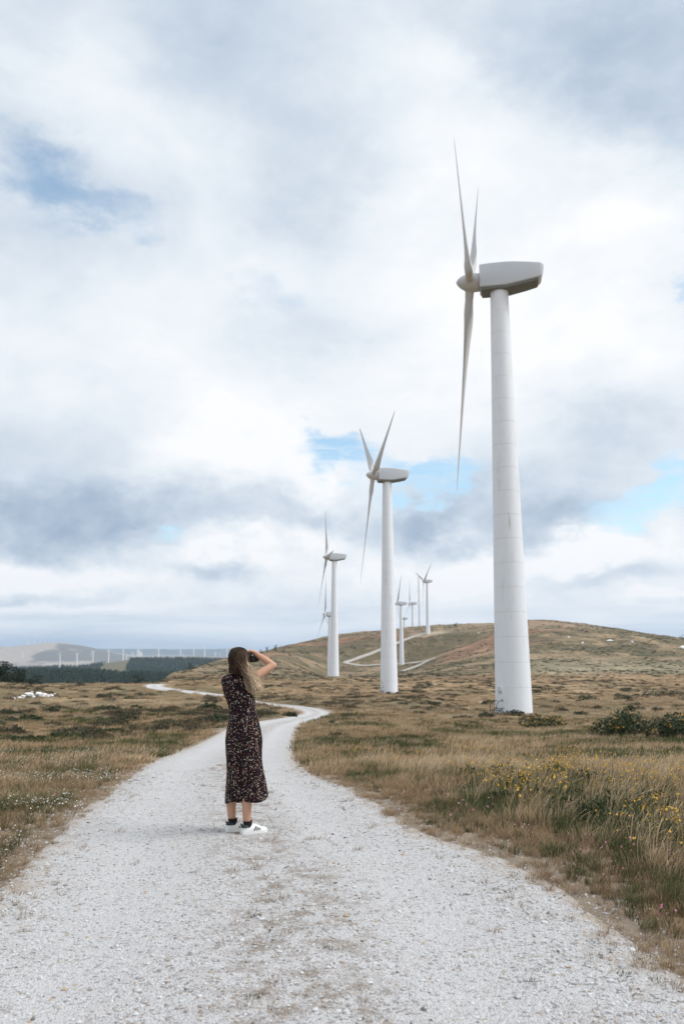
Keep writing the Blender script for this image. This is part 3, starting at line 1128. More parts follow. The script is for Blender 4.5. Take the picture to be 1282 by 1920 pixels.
def gorse_field(x, y):
    """the yellow-flowered green strip in the right-hand verge: 0..1"""
    rd, ac = road_dist(x, y)
    right = (ac > 0)
    w = fbm(x / 1.6, y / 2.6, 3, 131)
    band = np.exp(-((rd - 2.2) / 1.15) ** 2) * sstep(rd, .7, 1.3)
    return np.where(right, band, 0) * sstep(w, .30, .48) * (1 - sstep(y, 12, 17)) * sstep(y, 3.4, 5.2)


def green_field(x, y):
    """the wider green zone of the right verge"""
    rd, ac = road_dist(x, y)
    w = fbm(x / 1.2, y / 2.0, 3, 137)
    return np.where(ac > 0, np.exp(-((rd - 2.3) / 1.7) ** 2), 0) * sstep(rd, .45, 1.1) * sstep(w, .30, .52) * (1 - sstep(y, 14, 19))


def grass():
    # --- close verges
    x, y = sample(46000, 2.2, 17, -1000, 2000, .75)
    rd, ac = road_dist(x, y)
    n = fbm(x / 1.3, y / 1.6, 3, 101)
    gf = green_field(x, y)
    edge = sstep(rd + .9 * (fbm(x / .7, y / .7, 3, 181) - .5), -.3, .5)
    rnd = RNG.uniform(0, 1, len(x))
    right = ac > 0
    tall = right & (rd > .45) & (rnd < (.18 + .30 * sstep(n, .4, .6)) * sstep(rd, .6, 1.8) * (1 - .62 * gf))
    put('tall_dry_grass', 'tall straw coloured grass with seed heads leaning over the right verge', G_tall, 6, x, y, tall & (rnd < .99), .4, 1.0, n, .14)
    gr = (rd > .15) & ~tall & ((rnd > .60) & (n > .44) | (rnd > .82) | (gf > .3) & (rnd > .34)) & (rnd < .97)
    put('green_grass', 'green grass growing among the dry grass of both verges', G_grn, 6, x, y, gr, .35, .9, n, .14, fade=True)
    ru = (rd > -.05) & ~tall & ~gr & (fbm(x / .9, y / .9, 3, 141) > .57)
    put('russet_grass', 'short russet grass along both edges of the track', G_rus, 5, x, y, ru & (rnd < edge * .8 + .05), .45, 1.0, n, .14, fade=True)
    dr = (rd > -.12) & ~tall & ~gr & ~ru
    put('dry_grass', 'short dry grass along both edges of the track', G_dry, 6, x, y, dr & (rnd < edge * .95 + .05), .45, 1.1, n, .16, fade=True)
    # --- sprigs of gorse with yellow flowers in the right verge
    x, y = sample(2600, 3.0, 21, 560, 1700, .5)
    g = gorse_field(x, y)
    k = RNG.uniform(0, 1, len(x)) < g * .42
    put('gorse', 'dark green gorse sprigs low in the right verge', G_gor, 6, x, y, k, .45, .95, None, .15, .02)
    x, y = sample(2600, 3.0, 21, 560, 1700, .5)
    g = .5 * gorse_field(x, y) + .5 * green_field(x, y)
    k = RNG.uniform(0, 1, len(x)) < (g * .62 + np.where(road_dist(x, y)[0] > .9, .02, 0)) * sstep(fbm(x / .8, y / .8, 2, 151), .42, .6)
    put('yellow_flowers', 'yellow wildflowers standing in the green of the right verge', G_yel, 5, x, y, k, .75, 1.25, None, .1)
    x, y = sample(8500, 3.0, 24, -1000, 1900, .4)
    rd, ac = road_dist(x, y)
    k = (rd > .1) & (RNG.uniform(0, 1, len(x)) < np.where(ac < 0, .75, .012) * sstep(fbm(x / 1.2, y / 1.2, 2, 161), .42, .58)) & (rd < 6)
    put('white_flowers', 'tiny white daisies scattered in the left verge', G_wht, 5, x, y, k, .6, 1.2, None, .1)
    x, y = sample(900, 3.2, 12, 700, 1700, .4)
    rd, ac = road_dist(x, y)
    k = (rd > .2) & (rd < 1.1) & (RNG.uniform(0, 1, len(x)) < .07) & (ac > 0)
    put('pink_flowers', 'a few pink clover heads near the right edge of the track', G_pnk, 3, x, y, k, .7, 1.2, None, .1)
    # --- thin tufts growing in the track itself, mostly on its middle strip
    x, y = sample(9000, 2.6, 18, -420, 1700, .6)
    rd, ac = road_dist(x, y)
    p = np.exp(-((ac - .06) / .22) ** 2) * .62 + .015 + .75 * sstep(rd, np.where((ac > 0) & (y < 8), -1.15, -.75), .05)
    p = p * sstep(fbm(x / .5, y / .5, 3, 171), .40, .62)
    k = (rd < .1) & (RNG.uniform(0, 1, len(x)) < p)
    h = RNG.uniform(0, 1, len(x)) < .82
    put('track_dry_weeds', 'thin brown weeds in the middle strip and edges of the gravel track', G_rus, 5, x, y, k & h, .16, .42, None, .3)
    put('track_green_weeds', 'small green weeds in the middle strip of the gravel track', G_low, 5, x, y, k & ~h, .16, .36, None, .3)
    # --- middle distance
    x, y = sample(36000, 15, 62, -700, 1800, .9)
    rd, ac = road_dist(x, y)
    n = fbm(x / 4., y / 5., 3, 111)
    hh = heath(x, y)
    rnd = RNG.uniform(0, 1, len(x))
    right = ac > 0
    ok = (rd > .15) & (rnd > hh * .8)
    g = ok & (RNG.uniform(0, 1, len(x)) < .16 + .65 * sstep(fbm(x / 2.2, y / 3.2, 4, 113), .46, .64))
    q = ok & ~g & ((right & (rnd < .62)) | (~right & (rnd < .30)))
    hgt = (.32, .85)
    put('meadow_straw_grass', 'straw coloured meadow grass spreading beyond both verges', G_far, 6, x, y, q, *hgt, n, .14)
    put('meadow_green_grass', 'green patches of meadow grass beyond both verges', G_farg, 6, x, y, g, .45, .95, n, .08)
    r = ok & ~g & ~q
    put('meadow_russet_grass', 'russet meadow grass spreading beyond both verges', G_farr, 6, x, y, r, .35, .8, n, .14)
    # --- heath mass
    x, y = sample(33000, 24, 300, -500, 1700, .8)
    rd, ac = road_dist(x, y)
    hh = heath(x, y)
    tw = np.minimum(np.hypot(x - 14.77, y - 73), np.minimum(np.hypot(x - 8.5, y - 151), np.hypot(x + 2.6, y - 280)))
    k = (rd > 1.2) & (RNG.uniform(0, 1, len(x)) < hh * .8 + .015 * sstep(y, 50, 90)) & (tw > 4.5)
    sc_ = 1.0
    put('heath', 'low dark heather covering the moor in patches', G_hea, 6, x, y, k, .35, 1.05, None, .05, .04, (.6, 1.2))
    x, y = sample(14000, 60, 260, -500, 1700, .6)
    rd, ac = road_dist(x, y)
    k = (rd > .6)
    put('moor_grass', 'tufts of dry moor grass in the distance', G_far, 6, x, y, k, .7, 1.5, fbm(x / 6., y / 8., 3, 117), .06)
    x, y = sample(24000, 300, 700, 250, 1500, .3)
    k = (fbm(x / 14., y / 16., 5, 79, .68) > .50)
    hp = np.array([(p.x, p.y) for p in hill_pts])
    dm = np.min(np.hypot(x[:, None] - hp[None, :, 0], y[:, None] - hp[None, :, 1]), 1)
    hpc = catmull(hp, 12)
    dm = np.min(np.hypot(x[:, None] - hpc[None, :, 0], y[:, None] - hpc[None, :, 1]), 1)
    k = k & (dm > 5.5) & (np.hypot((x - PADC[0]) / 16, (y - PADC[1]) / 12) > 1)
    put('hill_heath', 'heather dotted over the hillside', G_hea, 6, x, y, k, .5, 1.7, None, .05, .1, (.35, .75))


grass()


def conifer_mesh(rng, h=9.0):
    V, Fc, S = [], [], []
    for i in range(70):
        t = rng.uniform() ** .8
        z = h * (.08 + .9 * t)
        r = 2.0 * (1 - t) + .15
        a = rng.uniform(0, 2 * math.pi)
        d = np.array([math.cos(a), math.sin(a), -.25])
        s = np.array([-math.sin(a), math.cos(a), 0])
        o = len(V)
        V += [np.array([0, 0, z + .6]), np.array([0, 0, z]) + d * r + s * .5, np.array([0, 0, z]) + d * r - s * .5]
        S += [rng.uniform()] * 3
        Fc.append((o, o + 1, o + 2))
    me = mesh('conifer', V, Fc, False, M['conifer'])
    return shade_attr(me, S)


def forest():
    c = proto_collection('plantation_conifer', [conifer_mesh(rg) for _ in range(5)])
    x, y = sample(23000, 1250, 2580, -320, 450, 0)
    u = U0 + F_PX * x / y / CP
    cl = (fbm(x / 260., y / 420., 3, 91) > .67) | (clear_field(u, y, x, y) > .43)
    k = ~cl & (RNG.uniform(0, 1, len(x)) < .9)
    x2, y2 = sample(7000, 700, 1000, -340, 345, 0)
    x, y = np.append(x, x2), np.append(y, y2)
    k = np.append(k, fbm(x2 / 60., y2 / 60., 3, 97) > .34)
    put('plantation_forest', 'dark green conifer plantation on the slope across the valley', c, 5, x, y, k, .5, 1.2)


forest()


def stone_mesh(rng, r=1.0, sub=1, rough=.28):
    bm = bmesh.new()
    bmesh.ops.create_icosphere(bm, subdivisions=sub, radius=r)
    off = rng.uniform(0, 9, 3)
    for v in bm.verts:
        q = v.co * 1.3
        d = 1 + rough * (math.sin(3 * q.x + off[0]) * math.cos(2.3 * q.y + off[1]) + .6 * math.sin(4.1 * q.z + off[2] + q.x)) + rng.uniform(-.10, .10)
        v.co = Vector((v.co.x * d, v.co.y * d * .85, v.co.z * d * .6))
    return bm_mesh('stone', bm, False)


def gravel():
    m, k, bs = new_mat('loose_stone')
    t = attr(k, 'tint', 'INSTANCER', 'Fac')
    cr = k.new('ShaderNodeValToRGB')
    k.set(cr.inputs[0], t)
    cr.color_ramp.interpolation = 'CONSTANT'
    e = cr.color_ramp.elements
    e[0].position, e[0].color = 0, (.50, .495, .50, 1)
    e[1].position, e[1].color = .30, (.56, .56, .565, 1)
    for p, c in ((.52, (.40, .39, .39, 1)), (.70, (.46, .425, .39, 1)), (.82, (.33, .29, .26, 1)), (.92, (.42, .32, .23, 1)), (.965, (.17, .15, .14, 1))):
        q = e.new(p); q.color = c
    k.set(bs.inputs['Base Color'], cr.outputs[0])
    bs.inputs['Roughness'].default_value = .9
    M['stone'] = m
    ms = [stone_mesh(rg) for _ in range(6)]
    for me in ms: me.materials.append(m)
    c = proto_collection('gravel_stone', ms)
    x, y = sample(78000, 2.3, 17, -420, 1700, 1.1)
    rd, ac = road_dist(x, y)
    keep = rd < .3 + RNG.normal(0, .3, len(x))
    x, y, ac = x[keep], y[keep], ac[keep]
    rut = np.exp(-((np.abs(ac) - .52) / .22) ** 2)
    k2 = RNG.uniform(0, 1, len(x)) > rut * .45
    x, y, ac = x[k2], y[k2], ac[k2]
    z, rd = track_z(x, y)
    z = np.maximum(z, zground(x, y)) + .001
    s = .0032 + .0045 * RNG.gamma(1.5, .55, len(x))
    s = np.minimum(s, .024)
    scatter('gravel', 'loose grey and tan gravel lying on the track', c, np.stack([x, y, z], -1), RNG.uniform(0, 6.28, len(x)), s, RNG.uniform(0, 1, len(x)), 6)


gravel()


# ------------------------------------------------------------------ wind turbines
TH_, TR0, TR1, NSEC = 38.6, 1.58, .82, 18


def tower_section_mesh(i, n=40):
    z0, z1 = TH_ * i / NSEC, TH_ * (i + 1) / NSEC
    a = np.linspace(0, 2 * math.pi, n, endpoint=False)
    prof = [(z0, -.010), (z0 + .026, -.010), (z0 + .028, -.003), (z0 + .05, 0), (z0 + .11, 0), (z0 + .2, 0), (z1 - .16, 0), (z1 - .08, 0), (z1 - .03, 0), (z1, -.003)]
    rings = []
    for z, d in prof:
        r = TR0 + (TR1 - TR0) * z / TH_ + d
        rings.append(np.stack([r * np.cos(a), r * np.sin(a), np.full(n, z)], -1))
    V, Fc = loft(rings)
    me = mesh('tower_section', V, Fc, True)
    me.materials.append(M['tower'])
    me.materials.append(M['seam'])
    mi = np.zeros(len(Fc), np.int32)
    mi[:n] = 1
    me.polygons.foreach_set('material_index', mi)
    return autosmooth(me, 30)


def rrect(hw, z0, z1, rad, n=6):
    """rounded rectangle in y, z"""
    out = []
    for cy, cz, a0 in ((hw - rad, z1 - rad, 0), (-hw + rad, z1 - rad, 90), (-hw + rad, z0 + rad, 180), (hw - rad, z0 + rad, 270)):
        for k in range(n):
            t = math.radians(a0 + 90 * k / (n - 1))
            out.append((cy + rad * math.cos(t), cz + rad * math.sin(t)))
    return out


def nacelle_mesh():
    st = [(1.78, 1.0, .24, 2.36, .16), (1.74, 1.08, .18, 2.46, .15), (.9, 1.12, .16, 2.50, .13), (-.7, 1.16, .16, 2.50, .13), (-1.6, 1.15, .32, 2.44, .13),
          (-2.6, 1.10, .52, 2.34, .13), (-3.7, 1.02, .76, 2.22, .13), (-3.92, .96, .98, 2.18, .13), (-4.08, .86, 1.7, 2.12, .18), (-4.12, .7, 1.8, 2.02, .1)]
    rings = [np.array([(x, y, z) for y, z in rrect(hw, a, b, r)]) for x, hw, a, b, r in st]
    V, Fc = loft(rings)
    return autosmooth(mesh('nacelle', V, Fc, True, M['nacelle']), 40)


def underside_mesh():
    st = [(1.62, .92, -.06, .40), (1.55, .98, -.10, .42), (-.7, 1.04, -.10, .42), (-2.6, .98, .28, .8), (-3.55, .88, .50, 1.0), (-3.6, .84, .56, 1.0)]
    rings = [np.array([(x, y, z) for y, z in rrect(hw, a, b, .1)]) for x, hw, a, b in st]
    V, Fc = loft(rings)
    return autosmooth(mesh('underside_tray', V, Fc, True, M['under']), 30)


def spinner_mesh(n=32):
    prof = [(1.32, .02), (1.27, .16), (1.12, .36), (.85, .58), (.5, .76), (.15, .86), (-.3, .89), (-.75, .86), (-1.0, .80), (-1.02, .55)]
    a = np.linspace(0, 2 * math.pi, n, endpoint=False)
    V, Fc = loft([np.stack([np.full(n, x), r * np.cos(a), r * np.sin(a)], -1) for x, r in prof])
    return mesh('spinner', V, [f[::-1] for f in Fc], True, M['blade'])


def airfoil(chord, th, twist, r, circ):
    """ring in blade space: z along the blade, y along the chord, x across"""
    out = []
    n = 20
    for k in range(n):
        t = 2 * math.pi * k / n
        # teardrop section; circ=1 gives a circle
        c = (math.cos(t) + 1) / 2
        ya = (c - .32) * chord
        xa = math.sin(t) * th / 2 * (1.0 - .72 * c) * 1.55
        yc, xc = chord / 2 * math.cos(t), chord / 2 * math.sin(t)
        y_, x_ = ya * (1 - circ) + yc * circ, xa * (1 - circ) + xc * circ
        s, co = math.sin(twist), math.cos(twist)
        out.append((x_ * co - y_ * s, x_ * s + y_ * co, r))
    return np.array(out)


BL = [(1.45, .74, .74, 30, 1), (2.0, .80, .72, 28, .85), (2.9, 1.25, .56, 24, .25), (3.9, 1.62, .42, 20, 0), (5.5, 1.52, .32, 15, 0), (8, 1.25, .23, 10, 0), (11, .98, .165, 7, 0), (14, .76, .115, 5, 0), (17.3, .52, .075, 3.5, 0)]
BT = [(17.36, .515, .072, 3.5, 0), (18.6, .42, .055, 3, 0), (19.6, .30, .04, 3, 0), (20.2, .17, .026, 3, 0), (20.42, .05, .012, 3, 0)]
PITCH_B = math.radians(4)


def blade_part(name, st):
    V, Fc = loft([airfoil(c, t, math.radians(w) + PITCH_B, r, q) for r, c, t, w, q in st])
    return autosmooth(mesh(name, V, Fc, True, M['blade']), 50)


def root_mesh():
    m = MB()
    m.tube([(0, 0, .45), (0, 0, .80), (0, 0, .86), (0, 0, 1.38), (0, 0, 1.46)], [.50, .49, .41, .405, .39], 24)
    return autosmooth(m.mesh('blade_root', True, M['blade']), 30)


def door_meshes():
    """oval door with raised rim, standing proud of the tower at angle 0 (+x); built in tower space"""
    a = [(0.36 * math.cos(t), 1.28 + (.62 if math.sin(t) > 0 else -.62) + .36 * math.sin(t)) for t in np.linspace(0, 2 * math.pi, 40, endpoint=False)]
    zc = 1.28

    def shell(sc_, d0, d1):
        ring = []
        for d in (d0, d1):
            ring.append([])
            for y, z in a:
                yy, zz = y * sc_, zc + (z - zc) * (1 - (1 - sc_) * .36)
                r = TR0 + (TR1 - TR0) * zz / TH_
                ring[-1].append((math.sqrt(max(r * r - yy * yy, .01)) + d, yy, zz))
            ring[-1] = np.array(ring[-1])
        return ring
    o0, o1 = shell(1.0, -.12, .07)
    i1, i0 = shell(.84, 0, .07)[1], shell(.84, -.1, .0)[0]
    V, Fc = loft([o0, o1, i1, i0], cap=False)
    fr = autosmooth(mesh('door_frame', V, Fc, True, M['paint']), 40)
    p = shell(.84, -.1, .012)
    V, Fc = loft([p[0], p[1]])
    pn = autosmooth(mesh('door', V, Fc, True, M['paint']), 40)
    h = MB().box((TR0 - .02, .2, 1.15), (.06, .04, .18)).mesh('door_handle', False, M['dark'])
    lv = MB()
    for k in range(5): lv.box((TR0 + .012 - .02 * 0, 0, 1.72 + .05 * k), (.03, .3, .02))
    vent = lv.mesh('door_vent', False, M['galv'])
    st = MB()
    for k in range(3):
        st.box((TR0 + .28 + .24 * (2 - k), 0, .12 + .17 * k), (.24, .72, .04))
    for s in (-1, 1):
        st.tube([(TR0 + .95, s * .37, -.15), (TR0 + .05, s * .37, .55)], .03, 6)
    steps = st.mesh('steps', False, M['dark'])
    hr = MB()
    for s in (-1, 1):
        hr.tube([(TR0 + .8, s * .4, .1), (TR0 + .8, s * .4, .75), (TR0 + .66, s * .4, .98), (TR0 + .2, s * .4, 1.12), (TR0 + .0, s * .4, 1.05)], .028, 8)
    rail = hr.mesh('handrail', True, M['dark'])
    return pn, fr, h, vent, steps, rail


TM = {'sec': [tower_section_mesh(i) for i in range(NSEC)], 'nac': nacelle_mesh(), 'und': underside_mesh(), 'spin': spinner_mesh(), 'blade': blade_part('blade', BL), 'tip': blade_part('blade_tip', BT), 'root': root_mesh(), 'door': door_meshes()}
HUB = Vector((2.66, 0, TH_ + 1.16))


def blade_matrix(phase, tilt, cone):
    t, c, p = math.radians(tilt), math.radians(cone), math.radians(phase)
    ax = Vector((math.cos(t), 0, math.sin(t)))
    s = Vector((0, -1, 0))
    u = s.cross(ax)
    d = math.cos(p) * u + math.sin(p) * s
    Z = (math.cos(c) * d + math.sin(c) * ax).normalized()
    X = (ax - ax.dot(Z) * Z).normalized()
    Y = Z.cross(X)
    m = Matrix((X, Y, Z)).transposed().to_4x4()
    m.translation = HUB
    return m


def turbine(loc, yaw, phase, tilt, label, group, detail=True, cone=1.5, door=-145.0):
    """yaw: degrees by which the rotor axis turns away from facing straight left"""
    root = empty('wind_turbine', loc, math.pi - math.radians(yaw))
    tag(root, label, 'wind turbine', group)
    for me in TM['sec']: link('tower_section', me, None, root)
    n = link('nacelle', TM['nac'], None, root, (0, 0, TH_))
    u = link('underside_tray', TM['und'], None, n)
    s = link('spinner', TM['spin'], None, root, HUB)
    s.rotation_euler = (0, -math.radians(tilt), 0)
    for k in range(3):
        b = link('blade', TM['blade'], None, root)
        b.matrix_local = blade_matrix(phase + 120 * k, tilt, cone)
        link('blade_tip', TM['tip'], None, b)
        link('blade_root', TM['root'], None, b)
    if detail:
        pn, fr, h, vent, steps, rail = TM['door']
        rz = math.radians(door) - root.rotation_euler.z
        d = link('door', pn, None, root)
        d.rotation_euler = (0, 0, rz)
        for nm, me in (('door_frame', fr), ('door_handle', h), ('door_vent', vent)): link(nm, me, None, d)
        q = link('steps', steps, None, root); q.rotation_euler = (0, 0, rz)
        link('handrail', rail, None, q)
    return root


GT = 'white wind turbines in a line up the hill'
turbine((14.77, 73, -3.05), 10.7, 34.5, 5.0, 'tallest nearest white wind turbine with oval door at its foot, right of the track', GT, door=-147)
turbine((8.4, 151, -4.54), -9.1, 49, 3.6, 'second white wind turbine, standing alone between the track bend and the tallest turbine', GT, door=-142)
turbine((-2.57, 280, -4.2), -8.7, 29, 4.1, 'third white wind turbine, its tower hiding the lower part of another behind it', GT, False)


def turbine_top(u, vtop, D, yaw, phase, label):
    p = at(u, vtop, D)
    z = p.z - TH_
    turbine((p.x, p.y, z), yaw, phase, 4.0, label, GT, False)


turbine_top(618.5, 1156, 440, -12, 6, 'white wind turbine half hidden behind the tower of the third turbine')
turbine_top(751.5, 1135, 544, -14, -22, 'white wind turbine standing in the loop of the hill track')
turbine_top(773, 1134, 736, -8, 8, 'white wind turbine behind the crest beside the grey lattice mast')
turbine_top(757.5, 1162, 860, -8, 28, 'small white wind turbine peeping over the crest behind the one in the track loop')
p6 = at(802, 1187, 626)
turbine((p6.x, p6.y, gz(p6.x, p6.y) - .3), -14, 66, 4.0, 'white wind turbine on the sandy pad at the top of the hill track', GT, False)


def far_turbine_mesh(yaw, phase):
    """a turbine kilometres away: tower, nacelle, spinner and rotor as one light mesh"""
    m = MB()
    m.tube([(0, 0, -1), (0, 0, TH_)], [2.5, 1.6], 8)
    m.box((-1.1, 0, TH_ + 1.3), (5.8, 2.2, 2.2))
    m.tube([(HUB.x + 1.2, 0, HUB.z), (HUB.x + .2, 0, HUB.z), (HUB.x - 1.0, 0, HUB.z)], [.1, .85, .8], 8)
    for k in range(3):
        B = blade_matrix(phase + 120 * k, 4, 1.5)
        m.tube([B @ Vector((0, 0, r)) for r in (.5, 4, 10, 20.4)], [.45, .6, .4, .1], 5)
    return m.mesh('wind_turbine', False, M['paint'])


FT = [far_turbine_mesh(0, p) for p in (10, 45, 80, 100)]


def far_turbine(i, u, vb, hpx, label, group, yaw=None):
    D = TH_ * F_PX * .985 / hpx
    p = at(u, vb, D)
    o = link('wind_turbine', FT[i % 4], None, None, (p.x, p.y, gz(p.x, p.y) - .5))
    o.rotation_euler = (0, 0, math.pi - math.radians(-10 + 9 * math.sin(i * 2.3) if yaw is None else yaw))
    tag(o, label, 'wind turbine', group)


ORD = 'first second third fourth fifth sixth seventh eighth ninth tenth eleventh twelfth thirteenth fourteenth fifteenth sixteenth seventeenth'.split()
g1 = 'wind turbines along the skyline of the pale far hill'
for i, (u, vb, h) in enumerate([(1, 1210, 7.6), (10, 1208, 7.4), (20, 1207, 7.8), (30, 1206, 7.6), (37, 1205.5, 7.4), (44, 1213.5, 11), (53, 1209.5, 9.6), (65, 1207, 8.8), (76, 1205.5, 8.6), (85, 1204.5, 8.6), (93, 1205, 8.6), (101, 1205.5, 8.2), (109, 1206, 7.8), (117, 1207, 7.6), (125, 1208.5, 8)]):
    lb = 'tiny white wind turbine on the pale far hill skyline, %s from the left' % ORD[i]
    if i == 5: lb = 'tallest of the tiny white turbines, set just below the pale far hill crest'
    if i == 6: lb = 'small white wind turbine just below the pale hill crest, right of its tallest one'
    far_turbine(i, u, vb, h, lb, g1)
g2 = 'wind turbines along the edge of the plantation across the valley'
for i, (u, vb, h, lb) in enumerate([(112, 1252.5, 25, 'first white wind turbine from the left along the plantation edge, beside ridge trees'),
                                    (144, 1249.5, 24, 'second white wind turbine from the left along the plantation edge'),
                                    (174, 1246, 23, 'third white wind turbine from the left along the plantation edge, above the cleared field'),
                                    (203.5, 1242, 22, 'fourth white wind turbine from the left, where plantation edge meets pale hill')]):
    far_turbine(i + 1, u, vb, h, lb, g2)
g3 = 'wind turbines on the pale plateau beyond the plantation'
for i, (u, vb, h) in enumerate([(231, 1236.5, 20), (237.7, 1235, 14), (249.5, 1232, 15), (257.5, 1234, 18.5), (260.5, 1232.5, 16.5), (262.5, 1232.5, 15.5), (264.8, 1232.5, 15), (266.5, 1232, 14), (297.5, 1234, 17), (300, 1232, 12),
                                (338, 1237, 18.5), (343.5, 1232, 9.5), (363.5, 1234, 17), (383.5, 1236, 19.5), (404, 1232, 15), (412.3, 1232, 9), (425.5, 1234, 17)]):
    far_turbine(i + 2, u, vb, h, 'slim white wind turbine on the pale plateau beyond the plantation, %s from the left' % ORD[i], g3)


def lattice_mast():
    p = at(785.8, 1176, 700)
    r = empty('lattice_mast', (p.x, p.y, gz(p.x, p.y)))
    tag(r, 'grey lattice measuring mast standing between two turbines on the crest', 'mast')
    H_ = 43.0
    c = [(.62 * math.cos(a), .62 * math.sin(a)) for a in (.4, .4 + 2.094, .4 + 4.189)]
    for x, y in c:
        MB().tube([(x, y, -1), (x * .75, y * .75, H_)], .09, 6).build('leg', M['galv'], r)
    b = MB()
    for k in range(36):
        z0, z1 = H_ * k / 36, H_ * (k + 1) / 36
        s0, s1 = 1 - .25 * z0 / H_, 1 - .25 * z1 / H_
        for q in range(3):
            a0, a1 = c[q], c[(q + 1) % 3]
            b.tube([(a0[0] * s0, a0[1] * s0, z0), (a1[0] * s1, a1[1] * s1, z1)], .055, 4)
            b.tube([(a0[0] * s0, a0[1] * s0, z0), (a1[0] * s0, a1[1] * s0, z0)], .055, 4)
    tag(b.build('bracing', M['galv'], r), kind='stuff')
    MB().box((.2, -1.2, .7), (1.8, 1.2, 1.9)).build('equipment_box', M['paint'], r, False)
    MB().tube([(0, 0, H_), (0, 0, H_ + 2)], .05, 6).build('spike', M['galv'], r)


lattice_mast()


# ------------------------------------------------------------------ trees, bushes, rocks
def crown_mesh(rng, lobes, n, size, mat, name='crown'):
    """lobes: (x, y, z, rx, rz); leaf-sized faces through each lobe's volume, denser outside"""
    V, Fc, S = [], [], []
    w = np.array([l[3] ** 2 * l[4] for l in lobes]); w /= w.sum()
    for i in range(n):
        l = lobes[rng.choice(len(lobes), p=w)]
        d = rng.normal(size=3); d /= np.linalg.norm(d)
        r = rng.uniform(.35, 1.06) ** .6
        c = np.array([l[0] + d[0] * r * l[3], l[1] + d[1] * r * l[3], l[2] + d[2] * r * l[4]])
        nn = d + rng.normal(size=3) * .8 + np.array([0, 0, .4]); nn /= np.linalg.norm(nn)
        e = np.cross(nn, rng.normal(size=3)); e /= np.linalg.norm(e)
        f = np.cross(nn, e)
        s = size * rng.uniform(.5, 1.5)
        o = len(V)
        V += [c - e * s, c + f * s * .6, c + e * s, c - f * s * .5]
        S += [rng.uniform()] * 4
        Fc.append((o, o + 1, o + 2, o + 3))
    return shade_attr(mesh(name, V, Fc, False, mat), S)


def tree(name, label, cat, u, vb, D, h, w, mat='needle', trunk=.35, group=None, n=900, seed=0, lobes=7):
    rng = np.random.default_rng(100 + seed)
    p = at(u, vb, D)
    r = empty(name, (p.x, p.y, gz(p.x, p.y) - .1))
    tag(r, label, cat, group)
    L = []
    for k in range(lobes):
        t = k / max(lobes - 1, 1)
        a = rng.uniform(0, 6.28)
        z = h * (trunk + (1 - trunk) * (.12 + .74 * t))
        ww = w * .5 * (1 - .55 * abs(t - .35))
        L.append((math.cos(a) * ww * .45, math.sin(a) * ww * .45, z, ww * rng.uniform(.45, .8), h * rng.uniform(.10, .17)))
    link('crown', crown_mesh(rng, L, n, max(.05, h * .035), M[mat]), None, r)
    t = MB()
    t.tube([(0, 0, -.3), (.02 * h, 0, h * .3), (.01 * h, .02 * h, h * .6), (0, 0, h * .9)], [h * .030, h * .024, h * .016, h * .005], 8)
    for l in L:
        t.tube([(0, 0, l[2] - h * .14), (l[0] * .6, l[1] * .6, l[2] - h * .04), (l[0], l[1], l[2])], [h * .012, h * .008, h * .003], 5)
    t.build('trunk', M['bark'], r)
    return r


def px(h, D): return h * D / F_PX


tree('pine_tree', 'tallest dark pine at the left edge, spreading wider than its neighbours', 'tree', 8, 1294, 152, px(48, 152), px(52, 152), trunk=.12, n=1700, seed=1, lobes=10)
tree('pine_tree', 'dark pine with bare lower trunk, between the tallest pine and the bushy one', 'tree', 34, 1294, 158, px(40, 158), px(34, 158), trunk=.28, n=1000, seed=2)
tree('pine_tree', 'low bushy dark pine at the right end of the left group of pines', 'tree', 66, 1293, 155, px(27, 155), px(46, 155), trunk=.05, n=1100, seed=3)
tree('bush', 'small dark bush on the edge of the plateau, right of the pines', 'bush', 128, 1287, 140, px(9, 140), px(18, 140), trunk=0, n=260, seed=4, lobes=4)
tree('bush', 'dark pointed bush left of the tree behind the track bend', 'bush', 222, 1284, 150, px(13, 150), px(22, 150), trunk=.05, n=420, seed=5, lobes=5)
tree('pine_tree', 'dark spreading tree behind the far bend of the track', 'tree', 257, 1284, 155, px(23, 155), px(34, 155), trunk=.15, n=800, seed=6, lobes=8)
tree('bush', 'grey green bush between the spreading tree and the round dark bush', 'bush', 281, 1283, 160, px(13, 160), px(22, 160), 'gorse', trunk=0, n=420, seed=7, lobes=5)
tree('bush', 'round dense dark bush beside the far bend of the track', 'bush', 313, 1281, 158, px(15, 158), px(25, 158), trunk=0, n=600, seed=8, lobes=5)
tree('bush', 'low green bush left of the round dark bush', 'bush', 295, 1282.5, 156, px(7, 156), px(14, 156), 'gorse', trunk=0, n=220, seed=9, lobes=4)
tree('pine_tree', 'lone dark round tree on the left shoulder of the hill', 'tree', 357, 1264, 300, px(18, 300), px(18, 300), trunk=.08, n=480, seed=10)
tree('pine_tree', 'dark tree on the hill shoulder just right of the woman, lowest of its row', 'tree', 488, 1230, 500, px(15, 500), px(14, 500), trunk=.1, n=320, seed=11)
tree('pine_tree', 'spiky dark tree on the hill shoulder, second right of the woman', 'tree', 500, 1226, 520, px(13, 520), px(10, 520), trunk=.2, n=260, seed=12)
tree('pine_tree', 'round dark tree on the hill shoulder, right of the spiky one', 'tree', 517, 1223, 540, px(14, 540), px(11, 540), trunk=.1, n=300, seed=13)
tree('bush', 'small dark bush on the hill shoulder, furthest right of the woman', 'bush', 533, 1219, 560, px(8, 560), px(10, 560), trunk=0, n=160, seed=14, lobes=4)
tree('pine_tree', 'small lone tree on the crest between the sandy pad and the tallest turbine', 'tree', 855, 1181, 640, px(12, 640), px(14, 640), trunk=.35, n=260, seed=15)
